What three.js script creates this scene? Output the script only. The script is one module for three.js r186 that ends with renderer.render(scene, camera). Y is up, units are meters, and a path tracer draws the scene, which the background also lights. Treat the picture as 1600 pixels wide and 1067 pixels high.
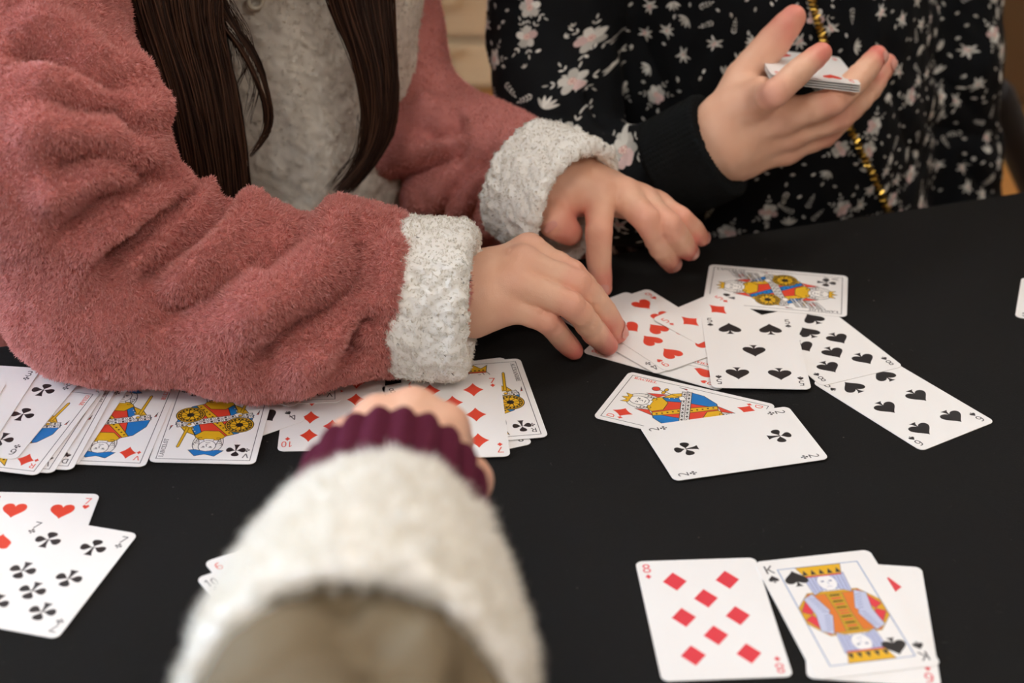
import * as THREE from 'three';
import { mergeGeometries, mergeVertices } from 'three/addons/utils/BufferGeometryUtils.js';
import { RoundedBoxGeometry } from 'three/addons/geometries/RoundedBoxGeometry.js';
import { RectAreaLightUniformsLib } from 'three/addons/lights/RectAreaLightUniformsLib.js';
import { createNoise3D } from 'simplex-noise';

// ------------------------------------------------------------------ camera, sky, lights, exposure
RectAreaLightUniformsLib.init();
const scene = new THREE.Scene();
const TT = 0.75;                                     // height of the table top
const FPX = 2952, PITCH = 28.77 * Math.PI / 180, ROLL = 0.82 * Math.PI / 180, EYE = 0.516;
const camera = new THREE.PerspectiveCamera(2 * Math.atan(533.5 / FPX) * 180 / Math.PI, 1600 / 1067, 0.05, 60);
camera.position.set(0, TT + EYE, 0);
camera.rotation.order = 'YXZ';
camera.rotation.set(-PITCH, 0, ROLL);
camera.focus = 1.0;
camera.userData.fStop = 6.8;
camera.updateMatrixWorld(true);
scene.add(camera);
const renderer = new THREE.WebGLRenderer();
renderer.toneMapping = THREE.LinearToneMapping;
renderer.toneMappingExposure = 1.0;
renderer.shadowMap.enabled = true;
scene.background = new THREE.Color(0.62, 0.78, 1.0).multiplyScalar(11);    // daylight entering by the unseen window on the left

const LAMP = new THREE.Color(1.0, 0.955, 0.90);
const LAMPS = [[-0.55, -1.75, 10.5], [0.95, -1.75, 10.5], [-0.55, 0.85, 15], [0.95, 0.85, 14]];   // unseen ceiling panels over the players: x, z, strength

// ------------------------------------------------------------------ helpers
const V = (x, y, z) => new THREE.Vector3(x, y, z);
function rng(seed) { let a = seed >>> 0; return () => { a = (a + 0x6D2B79F5) | 0; let t = Math.imul(a ^ (a >>> 15), 1 | a); t = (t + Math.imul(t ^ (t >>> 7), 61 | t)) ^ t; return ((t ^ (t >>> 14)) >>> 0) / 4294967296; }; }
const noise = createNoise3D(rng(11));
const fbm = (x, y, z) => noise(x, y, z) * 0.6 + noise(x * 2.1, y * 2.1, z * 2.1) * 0.28 + noise(x * 4.3, y * 4.3, z * 4.3) * 0.12;
const clamp = (x, a, b) => Math.min(b, Math.max(a, x)), lerp = (a, b, t) => a + (b - a) * t;
const smooth = (a, b, x) => { const t = clamp((x - a) / (b - a), 0, 1); return t * t * (3 - 2 * t); };
const lin = (hex) => new THREE.Color(hex);

// a pixel of the photograph is a direction; the place along it comes from a height above the table (P),
// from the upright plane a distance behind the far table edge (PE) or from a distance from the lens (PZ)
const CX = V(1, 0, 0).applyQuaternion(camera.quaternion), CY = V(0, 1, 0).applyQuaternion(camera.quaternion), CZ = V(0, 0, -1).applyQuaternion(camera.quaternion);
const CP = camera.position.clone();
const ray = (x, y) => CZ.clone().addScaledVector(CX, (x - 800) / FPX).addScaledVector(CY, -(y - 533.5) / FPX);
const P = (x, y, h = 0) => { const d = ray(x, y); return CP.clone().addScaledVector(d, (TT + h - CP.y) / d.y); };
const PZ = (x, y, z) => CP.clone().addScaledVector(ray(x, y), z);
const EN = V(Math.sin(20.3 * Math.PI / 180), 0, Math.cos(20.3 * Math.PI / 180));      // from the far edge towards the near side
const ED = V(EN.z, 0, -EN.x);                                                        // along the far edge
const EDGE = 0.965;
const PE = (x, y, s = 0) => { const d = ray(x, y); return CP.clone().addScaledVector(d, (-EDGE - s - EN.dot(CP)) / EN.dot(d)); };
const at = (u, y, s) => V(0, y, 0).addScaledVector(ED, u).addScaledVector(EN, -EDGE - s);   // table frame: along the edge, height, behind the edge

const taken = {};
function numbered(n) { const k = taken[n] = (taken[n] ?? -1) + 1; return k ? `${n}_${String(k).padStart(3, '0')}` : n; }
function shade(o) { o.traverse((m) => { if (m.isMesh) { m.castShadow = true; m.receiveShadow = true; } }); return o; }
function tag(o, label, category, group) { o.userData.label = label; o.userData.category = category; if (group) o.userData.group = group; return o; }
function thing(name, pos, label, category, group) { const o = new THREE.Group(); o.name = numbered(name); o.position.copy(pos); scene.add(o); return tag(o, label, category, group); }
function part(name, geo, mat, parent, label) {           // geometry is given in world metres
  const m = new THREE.Mesh(geo, mat); m.name = name; m.castShadow = m.receiveShadow = true;
  let q = parent; const off = V(0, 0, 0); while (q && q !== scene) { off.add(q.position); q = q.parent; }
  m.position.copy(off).negate(); (parent || scene).add(m);
  if (label) m.userData.label = label;
  return m;
}
function structure(name, geo, mat, label) { const m = new THREE.Mesh(geo, mat); m.name = name; m.castShadow = m.receiveShadow = true; scene.add(m); m.userData = { kind: 'structure', label, category: name.split('_')[0] }; return m; }
function box(w, h, d, x, y, z, ry = 0, r = 0) { const g = r ? new RoundedBoxGeometry(w, h, d, 2, r) : new THREE.BoxGeometry(w, h, d); if (ry) g.rotateY(ry); g.translate(x, y, z); return g; }
function canvasTex(w, h, draw, repeat) {
  const c = document.createElement('canvas'); c.width = w; c.height = h; draw(c.getContext('2d'), w, h);
  const t = new THREE.CanvasTexture(c); t.colorSpace = THREE.SRGBColorSpace; t.magFilter = THREE.LinearFilter;
  if (repeat) { t.wrapS = t.wrapT = THREE.RepeatWrapping; t.repeat.set(repeat[0], repeat[1]); }
  return t;
}
function dataTex(n, f, color) {                            // tileable n by n, f(x, y) gives 0..1 or [r, g, b]
  const a = new Uint8Array(n * n * 4);
  for (let y = 0; y < n; y++) for (let x = 0; x < n; x++) { const v = f(x, y), i = (y * n + x) * 4, q = Array.isArray(v) ? v : [v, v, v]; for (let k = 0; k < 3; k++) a[i + k] = clamp(Math.round(q[k] * 255), 0, 255); a[i + 3] = 255; }
  const t = new THREE.DataTexture(a, n, n); t.wrapS = t.wrapT = THREE.RepeatWrapping; t.magFilter = THREE.LinearFilter; t.minFilter = THREE.LinearFilter; if (color) t.colorSpace = THREE.SRGBColorSpace; t.needsUpdate = true; return t;
}
const tileNoise = (x, y, n, f, s = 0) => { const a = x / n * Math.PI * 2, b = y / n * Math.PI * 2, r = f / (Math.PI * 2); return noise(Math.cos(a) * r + s, Math.sin(a) * r + Math.cos(b) * r * 1.7, Math.sin(b) * r * 1.7 + s * 2); };

// ---- distance fields: rounded cones joined smoothly, meshed on a grid
const smin = (a, b, k) => { if (k <= 0) return Math.min(a, b); const h = Math.max(k - Math.abs(a - b), 0) / k; return Math.min(a, b) - h * h * h * k / 6; };
function cone(a, b, ra, rb, flat) {                        // flat: { n, f } squeezes the section along n by the factor f
  const ax = a.x, ay = a.y, az = a.z, bx = b.x - ax, by = b.y - ay, bz = b.z - az, L = bx * bx + by * by + bz * bz || 1e-12;
  if (!flat) return (x, y, z) => { x -= ax; y -= ay; z -= az; const t = clamp((x * bx + y * by + z * bz) / L, 0, 1); return Math.hypot(x - bx * t, y - by * t, z - bz * t) - (ra + (rb - ra) * t); };
  const n = flat.n.clone().normalize(), q = 1 / flat.f - 1, s = Math.min(1, flat.f) ;
  return (x, y, z) => { x -= ax; y -= ay; z -= az; const t = clamp((x * bx + y * by + z * bz) / L, 0, 1); let dx = x - bx * t, dy = y - by * t, dz = z - bz * t; const m = (dx * n.x + dy * n.y + dz * n.z) * q; dx += n.x * m; dy += n.y * m; dz += n.z * m; return (Math.hypot(dx, dy, dz) - (ra + (rb - ra) * t)) * s; };
}
const join = (list, k) => (x, y, z) => { let d = 1e9; for (const f of list) d = smin(d, f(x, y, z), k); return d; };
function chain(pts, rs, k = 0, flat) { const l = []; for (let i = 0; i + 1 < pts.length; i++) l.push(cone(pts[i], pts[i + 1], rs[i], rs[i + 1], flat)); return join(l, k); }
function ringBand(c, axis, rOut, rIn, half, round) {       // a turned cuff: hollow band about an axis
  const a = axis.clone().normalize();
  return (x, y, z) => { x -= c.x; y -= c.y; z -= c.z; const t = x * a.x + y * a.y + z * a.z, r = Math.sqrt(Math.max(0, x * x + y * y + z * z - t * t)); const o = typeof rOut === 'function' ? rOut(t) : rOut; const ri = typeof rIn === 'function' ? rIn(t) : rIn, mid = (o + ri) / 2, hw = (o - ri) / 2 - round; const qx = Math.abs(t) - (half - round), qy = Math.abs(r - mid) - hw; return Math.hypot(Math.max(qx, 0), Math.max(qy, 0)) + Math.min(Math.max(qx, qy), 0) - round; };
}
function grad(f, x, y, z, e) { const g = V(f(x + e, y, z) - f(x - e, y, z), f(x, y + e, z) - f(x, y - e, z), f(x, y, z + e) - f(x, y, z - e)); return g.lengthSq() < 1e-20 ? V(0, 1, 0) : g.normalize(); }
function netMesh(f, lo, hi, cell, project = 2) {           // surface nets; returns an indexed geometry with smooth normals
  const nx = Math.ceil((hi.x - lo.x) / cell) + 1, ny = Math.ceil((hi.y - lo.y) / cell) + 1, nz = Math.ceil((hi.z - lo.z) / cell) + 1;
  const val = new Float32Array(nx * ny * nz), B = 5, id = (i, j, k) => (k * ny + j) * nx + i;
  for (let k = 0; k < nz; k += B) for (let j = 0; j < ny; j += B) for (let i = 0; i < nx; i += B) {
    const ie = Math.min(nx, i + B), je = Math.min(ny, j + B), ke = Math.min(nz, k + B);
    const c = f(lo.x + (i + B / 2 - .5) * cell, lo.y + (j + B / 2 - .5) * cell, lo.z + (k + B / 2 - .5) * cell), far = Math.abs(c) > B * cell * 1.35;
    for (let kk = k; kk < ke; kk++) for (let jj = j; jj < je; jj++) for (let ii = i; ii < ie; ii++) val[id(ii, jj, kk)] = far ? c : f(lo.x + ii * cell, lo.y + jj * cell, lo.z + kk * cell);
  }
  const vid = new Int32Array(nx * ny * nz).fill(-1), pos = [], idx = [];
  const corner = [[0, 0, 0], [1, 0, 0], [0, 1, 0], [1, 1, 0], [0, 0, 1], [1, 0, 1], [0, 1, 1], [1, 1, 1]], edges = [[0, 1], [2, 3], [4, 5], [6, 7], [0, 2], [1, 3], [4, 6], [5, 7], [0, 4], [1, 5], [2, 6], [3, 7]];
  const cv = new Array(8);
  for (let k = 0; k < nz - 1; k++) for (let j = 0; j < ny - 1; j++) for (let i = 0; i < nx - 1; i++) {
    let m = 0; for (let c = 0; c < 8; c++) { cv[c] = val[id(i + corner[c][0], j + corner[c][1], k + corner[c][2])]; if (cv[c] < 0) m |= 1 << c; }
    if (m === 0 || m === 255) continue;
    let sx = 0, sy = 0, sz = 0, n = 0;
    for (const [a, b] of edges) { if ((cv[a] < 0) === (cv[b] < 0)) continue; const t = cv[a] / (cv[a] - cv[b]), A = corner[a], Bc = corner[b]; sx += lerp(A[0], Bc[0], t); sy += lerp(A[1], Bc[1], t); sz += lerp(A[2], Bc[2], t); n++; }
    vid[id(i, j, k)] = pos.length / 3; pos.push(lo.x + (i + sx / n) * cell, lo.y + (j + sy / n) * cell, lo.z + (k + sz / n) * cell);
  }
  const quad = (a, b, c, d, flip) => { if (a < 0 || b < 0 || c < 0 || d < 0) return; if (flip) idx.push(a, c, b, b, c, d); else idx.push(a, b, c, b, d, c); };
  for (let k = 1; k < nz - 1; k++) for (let j = 1; j < ny - 1; j++) for (let i = 1; i < nx - 1; i++) {
    const a = val[id(i, j, k)] < 0;
    if (a !== val[id(i + 1, j, k)] < 0) quad(vid[id(i, j - 1, k - 1)], vid[id(i, j, k - 1)], vid[id(i, j - 1, k)], vid[id(i, j, k)], !a);
    if (a !== val[id(i, j + 1, k)] < 0) quad(vid[id(i - 1, j, k - 1)], vid[id(i - 1, j, k)], vid[id(i, j, k - 1)], vid[id(i, j, k)], !a);
    if (a !== val[id(i, j, k + 1)] < 0) quad(vid[id(i - 1, j - 1, k)], vid[id(i, j - 1, k)], vid[id(i - 1, j, k)], vid[id(i, j, k)], !a);
  }
  for (let s = 0; s < project; s++) for (let v = 0; v < pos.length; v += 3) { const x = pos[v], y = pos[v + 1], z = pos[v + 2], d = f(x, y, z), g = grad(f, x, y, z, cell * .3), q = clamp(d, -cell, cell); pos[v] -= g.x * q; pos[v + 1] -= g.y * q; pos[v + 2] -= g.z * q; }
  const g = new THREE.BufferGeometry(); g.setAttribute('position', new THREE.Float32BufferAttribute(pos, 3)); g.setIndex(idx); g.computeVertexNormals(); return g;
}
function displace(g, fn) {                                 // moves every vertex along its normal by fn(point, normal)
  const p = g.attributes.position, n = g.attributes.normal, a = V(0, 0, 0), b = V(0, 0, 0);
  for (let i = 0; i < p.count; i++) { a.fromBufferAttribute(p, i); b.fromBufferAttribute(n, i); const d = fn(a, b); p.setXYZ(i, a.x + b.x * d, a.y + b.y * d, a.z + b.z * d); }
  g.computeVertexNormals(); return g;
}
function paint(g, fn) { const p = g.attributes.position, n = g.attributes.normal, a = V(0, 0, 0), b = V(0, 0, 0), c = new Float32Array(p.count * 3); for (let i = 0; i < p.count; i++) { a.fromBufferAttribute(p, i); b.fromBufferAttribute(n, i); const q = fn(a, b); c[i * 3] = q.r; c[i * 3 + 1] = q.g; c[i * 3 + 2] = q.b; } g.setAttribute('color', new THREE.BufferAttribute(c, 3)); return g; }
function uvBy(g, fn) { const p = g.attributes.position, n = g.attributes.normal, a = V(0, 0, 0), b = V(0, 0, 0), c = new Float32Array(p.count * 2); for (let i = 0; i < p.count; i++) { a.fromBufferAttribute(p, i); if (n) b.fromBufferAttribute(n, i); const q = fn(a, b); c[i * 2] = q[0]; c[i * 2 + 1] = q[1]; } g.setAttribute('uv', new THREE.BufferAttribute(c, 2)); return g; }
function onField(f, x, y, from = 0.3, to = 2.2) {           // where the line of sight through a pixel meets a field
  const d = ray(x, y).normalize(), p = CP.clone().addScaledVector(d, from); let t = from;
  for (let i = 0; i < 200 && t < to; i++) { const q = f(p.x, p.y, p.z); if (q < 0.0004) return p; const s = Math.max(q * 0.8, 0.0004); t += s; p.addScaledVector(d, s); }
  return null;
}
function segDist(p, line) { let m = 1e9, w = 0; for (let i = 0; i + 1 < line.length; i++) { const a = line[i], b = line[i + 1], bx = b.x - a.x, by = b.y - a.y, bz = b.z - a.z, t = clamp(((p.x - a.x) * bx + (p.y - a.y) * by + (p.z - a.z) * bz) / (bx * bx + by * by + bz * bz || 1e-9), 0, 1), d = Math.hypot(p.x - a.x - bx * t, p.y - a.y - by * t, p.z - a.z - bz * t); if (d < m) { m = d; w = (i + t) / (line.length - 1); } } return [m, w]; }
function folds(f, list) {                                  // creases and rolls of cloth, given as lines on the cloth: [[pixels], depth, width]
  const L = list.map(([px, depth, width]) => { let pts = px.map(([x, y]) => onField(f, x, y)).filter(Boolean); if (pts.length > 1) { const e = pts[pts.length - 1], q = pts[pts.length - 2]; pts.push(e.clone().addScaledVector(e.clone().sub(q).normalize(), .008).addScaledVector(e.clone().sub(CP).normalize(), .03)); } if (pts.length > 2) pts = new THREE.CatmullRomCurve3(pts).getPoints(24); return { pts, depth, width }; }).filter((l) => l.pts.length > 1);
  return (p) => { let s = 0; for (const l of L) { const [d, w] = segDist(p, l.pts); if (d < l.width * 3) s += l.depth * (l.depth < 0 ? Math.exp(-Math.pow(d / l.width, 1.25)) : Math.exp(-(d * d) / (l.width * l.width))) * smooth(0, .2, w) * smooth(0, .1, 1 - w); } return s; };
}
function scatter(g, count, seed, keep) {                   // points spread evenly over a surface: [point, normal]
  const r = rng(seed), p = g.attributes.position, n = g.attributes.normal, ix = g.index.array, T = ix.length / 3, cum = new Float64Array(T), a = V(0, 0, 0), b = V(0, 0, 0), c = V(0, 0, 0); let s = 0;
  const A = V(0, 0, 0), Bv = V(0, 0, 0);
  for (let t = 0; t < T; t++) { a.fromBufferAttribute(p, ix[t * 3]); b.fromBufferAttribute(p, ix[t * 3 + 1]); c.fromBufferAttribute(p, ix[t * 3 + 2]); const ar = keep && !keep(a) ? 0 : A.subVectors(b, a).cross(Bv.subVectors(c, a)).length(); s += ar; cum[t] = s; }
  const out = []; if (!s) return out;
  for (let i = 0; i < count; i++) { const q = r() * s; let l = 0, h = T - 1; while (l < h) { const m = (l + h) >> 1; if (cum[m] < q) l = m + 1; else h = m; } let u = r(), v = r(); if (u + v > 1) { u = 1 - u; v = 1 - v; } const w = 1 - u - v, i0 = ix[l * 3], i1 = ix[l * 3 + 1], i2 = ix[l * 3 + 2];
    out.push([V(p.getX(i0) * w + p.getX(i1) * u + p.getX(i2) * v, p.getY(i0) * w + p.getY(i1) * u + p.getY(i2) * v, p.getZ(i0) * w + p.getZ(i1) * u + p.getZ(i2) * v), V(n.getX(i0) * w + n.getX(i1) * u + n.getX(i2) * v, n.getY(i0) * w + n.getY(i1) * u + n.getY(i2) * v, n.getZ(i0) * w + n.getZ(i1) * u + n.getZ(i2) * v).normalize()]); }
  return out;
}
function tuftGeometry(len, wid, blades, seed) {            // a small clump of curved fibres, root at the origin, growing along +y
  const r = rng(seed), pos = [], idx = [];
  for (let b = 0; b < blades; b++) {
    const a = r() * 6.283, lean = .25 + r() * .5, ox = (r() - .5) * wid * 3, oz = (r() - .5) * wid * 3, L = len * (.75 + r() * .5), base = pos.length / 3, sx = Math.cos(a + 1.57), sz = Math.sin(a + 1.57);
    for (let s = 0; s <= 3; s++) { const t = s / 3, w = wid * (s === 3 ? 0.15 : 1 - t * .45) / 2, x = ox + Math.cos(a) * lean * L * t * t, y = L * t * (1 - .25 * t * lean), z = oz + Math.sin(a) * lean * L * t * t; pos.push(x - sx * w, y, z - sz * w, x + sx * w, y, z + sz * w); }
    for (let s = 0; s < 3; s++) { const q = base + s * 2; idx.push(q, q + 1, q + 2, q + 1, q + 3, q + 2); }
  }
  const g = new THREE.BufferGeometry(); g.setAttribute('position', new THREE.Float32BufferAttribute(pos, 3)); g.setIndex(idx); g.computeVertexNormals(); return g;
}
function pile(name, g, count, tuft, mat, parent, seed, { keep, comb, tilt = .5, spread = .35, scale = [.7, 1.3], clump = 0, color, label } = {}) {   // nap of a fleece
  const pts = scatter(g, count, seed, keep), r = rng(seed + 1), m = new THREE.InstancedMesh(tuft, mat, pts.length), M = new THREE.Matrix4(), q = new THREE.Quaternion(), q2 = new THREE.Quaternion(), up = V(0, 1, 0), col = new THREE.Color();
  let pq = parent; const off = V(0, 0, 0); while (pq && pq !== scene) { off.add(pq.position); pq = pq.parent; }
  pts.forEach(([p, n], i) => {
    const k = 330, d = n.clone(); if (comb) d.addScaledVector(comb, tilt); d.x += (noise(p.x * k, p.y * k, p.z * k) * .6 + (r() - .5)) * spread; d.y += (noise(p.x * k + 9, p.y * k, p.z * k) * .6 + (r() - .5)) * spread; d.z += (noise(p.x * k, p.y * k + 9, p.z * k) * .6 + (r() - .5)) * spread; d.normalize();
    q.setFromUnitVectors(up, d); q2.setFromAxisAngle(up, r() * 6.283); q.multiply(q2);
    const s = lerp(scale[0], scale[1], r()) * (clump ? 1 + clump * noise(p.x * 340, p.y * 340, p.z * 340) : 1); M.compose(p.clone().sub(off).addScaledVector(n, -.0006), q, V(s, s, s)); m.setMatrixAt(i, M);
    if (color) m.setColorAt(i, color(col, r, p));
  });
  m.name = name; m.userData.kind = 'stuff'; if (label) m.userData.label = label; m.castShadow = m.receiveShadow = true; parent.add(m); return m;
}

// ------------------------------------------------------------------ the room
const X0 = -3.0, X1 = 3.4, Z0 = -3.65, Z1 = 2.6, CEIL = 2.7;
const plaster = new THREE.MeshStandardMaterial({ color: lin('#d9cfc0'), roughness: .92, bumpMap: dataTex(128, (x, y) => .5 + .3 * tileNoise(x, y, 128, 30)), bumpScale: .0006 });
const floorTex = canvasTex(1024, 1024, (c, w, h) => {
  const r = rng(5); c.fillStyle = '#c08a4c'; c.fillRect(0, 0, w, h);
  for (let i = 0; i < 10; i++) for (let j = -1; j < 3; j++) { const x0 = j * 512 + (i * 197) % 512, L = 40 + r() * 10; c.fillStyle = `hsl(${30 + r() * 5},${47 + r() * 8}%,${L + 6}%)`; c.fillRect(x0, i * 102.4, 512, 102.4); for (let k = 0; k < 26; k++) { c.strokeStyle = `rgba(90,55,20,${.05 + r() * .1})`; c.lineWidth = .6 + r(); const y = i * 102.4 + r() * 102; c.beginPath(); c.moveTo(x0, y); c.bezierCurveTo(x0 + 150, y + r() * 8 - 4, x0 + 350, y + r() * 8 - 4, x0 + 512, y + r() * 4 - 2); c.stroke(); } c.strokeStyle = 'rgba(50,30,12,.8)'; c.lineWidth = 2; c.strokeRect(x0, i * 102.4, 512, 102.4); }
}, [1 / 1.4, 1 / 1.4]);
{
  const fl = box(X1 - X0 + .4, .12, Z1 - Z0 + .4, (X0 + X1) / 2, -.06, (Z0 + Z1) / 2); uvBy(fl, (p) => [p.x, p.z]);
  structure('floor', fl, new THREE.MeshStandardMaterial({ map: floorTex, roughness: .42 }), 'honey coloured plank floor under the table');
  structure('ceiling', box(X1 - X0 + .4, .12, Z1 - Z0 + .4, (X0 + X1) / 2, CEIL + .06, (Z0 + Z1) / 2), new THREE.MeshStandardMaterial({ color: lin('#e6e1d8'), roughness: .95 }), 'pale plain ceiling with unseen square light panels');
  structure('wall_back', box(X1 - X0 + .4, CEIL, .12, (X0 + X1) / 2, CEIL / 2, Z0 - .06), plaster, 'pale plaster wall behind the cabinets');
  structure('wall_front', box(X1 - X0 + .4, CEIL, .12, (X0 + X1) / 2, CEIL / 2, Z1 + .06), plaster, 'pale plaster wall facing the table players');
  structure('wall_right', box(.12, CEIL, Z1 - Z0, X1 + .06, CEIL / 2, (Z0 + Z1) / 2), plaster, 'pale plaster wall without a window');
  // left wall, out of view, its window opening placed to light the left side
  const wz0 = -2.3, wz1 = 0.9, wy0 = .85, wy1 = 2.35;
  structure('wall_left', mergeGeometries([
    box(.12, wy0, Z1 - Z0, X0 - .06, wy0 / 2, (Z0 + Z1) / 2), box(.12, CEIL - wy1, Z1 - Z0, X0 - .06, (CEIL + wy1) / 2, (Z0 + Z1) / 2),
    box(.12, wy1 - wy0, wz0 - Z0, X0 - .06, (wy0 + wy1) / 2, (wz0 + Z0) / 2), box(.12, wy1 - wy0, Z1 - wz1, X0 - .06, (wy0 + wy1) / 2, (wz1 + Z1) / 2)]), plaster, 'pale plaster wall with a wide unseen window');
  const wf = [box(.07, .06, wz1 - wz0, X0 - .06, wy0 + .03, (wz0 + wz1) / 2), box(.07, .06, wz1 - wz0, X0 - .06, wy1 - .03, (wz0 + wz1) / 2)];
  for (let i = 0; i <= 3; i++) wf.push(box(.07, wy1 - wy0, .06, X0 - .06, (wy0 + wy1) / 2, lerp(wz0 + .03, wz1 - .03, i / 3)));
  const win = structure('window_1', mergeGeometries(wf), new THREE.MeshStandardMaterial({ color: lin('#e8e6e0'), roughness: .5 }), 'unseen white framed window with three tall panes, lighting the left side');
  const glass = new THREE.MeshPhysicalMaterial({ color: 0xffffff, transmission: 1, thickness: 0, roughness: .02, ior: 1.45 });
  for (let i = 0; i < 3; i++) { const a = lerp(wz0 + .03, wz1 - .03, i / 3) + .03, b = lerp(wz0 + .03, wz1 - .03, (i + 1) / 3) - .03; part('pane', box(.006, wy1 - wy0 - .12, b - a, X0 - .06, (wy0 + wy1) / 2, (a + b) / 2), glass, win); }
}
// ceiling panels out of view lighting table and players, each a framed glowing plate
LAMPS.forEach(([x, z, power], i) => {
  const t = thing('ceiling_light', V(x, CEIL, z), ['unseen square ceiling light panel between the window and the oak cabinet, lighting the players from behind', 'unseen square ceiling light panel near the dark brown cabinet, lighting the players from behind', 'unseen square ceiling light panel near the window, away from the cabinets, lighting the players from the front', 'unseen square ceiling light panel away from window and cabinets, lighting the players from the front'][i], 'ceiling light', 'unseen square ceiling light panels');
  const fr = [box(.66, .03, .03, x, CEIL - .015, z - .315), box(.66, .03, .03, x, CEIL - .015, z + .315), box(.03, .03, .6, x - .315, CEIL - .015, z), box(.03, .03, .6, x + .315, CEIL - .015, z)];
  part('frame', mergeGeometries(fr), new THREE.MeshStandardMaterial({ color: lin('#dddddd'), roughness: .5 }), t);
  part('diffuser', box(.6, .012, .6, x, CEIL - .008, z), new THREE.MeshStandardMaterial({ color: 0xffffff, emissive: LAMP, emissiveIntensity: 1.5, roughness: .6 }), t);
  const l = new THREE.RectAreaLight(LAMP, power, .58, .58); l.name = 'panel_glow'; l.position.set(0, -.02, 0); l.rotation.x = -Math.PI / 2; t.add(l);
});
// cabinets against the far wall
function cabinet(x0, x1, z, h, mat, label, drawers) {
  const t = thing('cabinet', V((x0 + x1) / 2, 0, z - .2), label, 'cabinet'), w = x1 - x0;
  part('body', mergeGeometries([box(w, h, .34, (x0 + x1) / 2, h / 2, z - .2), box(w + .03, .03, .4, (x0 + x1) / 2, h + .015, z - .19)]), mat[0], t);
  const n = drawers, hh = (h - .02) / n;
  for (let i = 0; i < n; i++) { const d = part('drawer', box(w - .016, hh - .012, .02, (x0 + x1) / 2, .01 + hh * (i + .5), z - .012, 0, .003), mat[1 + i % (mat.length - 1)], t); const k = box(.12, .012, .02, (x0 + x1) / 2, .01 + hh * (i + .8), z + .008, 0, .004); part('handle', k, mat[0], d); }
  return t;
}
const oak = (c, s) => new THREE.MeshStandardMaterial({ roughness: .55, map: canvasTex(512, 256, (q, w, h) => { const r = rng(s); q.fillStyle = c; q.fillRect(0, 0, w, h); for (let k = 0; k < 140; k++) { q.strokeStyle = `rgba(80,50,25,${.03 + r() * .07})`; q.lineWidth = .5 + r() * 2.5; const y = r() * h; q.beginPath(); q.moveTo(0, y); q.bezierCurveTo(w * .3, y + r() * 14 - 7, w * .7, y + r() * 14 - 7, w, y); q.stroke(); } }) });
cabinet(-.75, .42, -3.24, .86, [oak('#b79a74', 21), oak('#c2a883', 22), oak('#b89c78', 23)], 'pale oak drawer cabinet standing at the far wall', 9);
cabinet(.5, 1.9, -3.2, .95, [oak('#4a321a', 24), oak('#523819', 25), oak('#4a3116', 26)], 'dark brown wooden cabinet standing at the far wall', 2);

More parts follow.
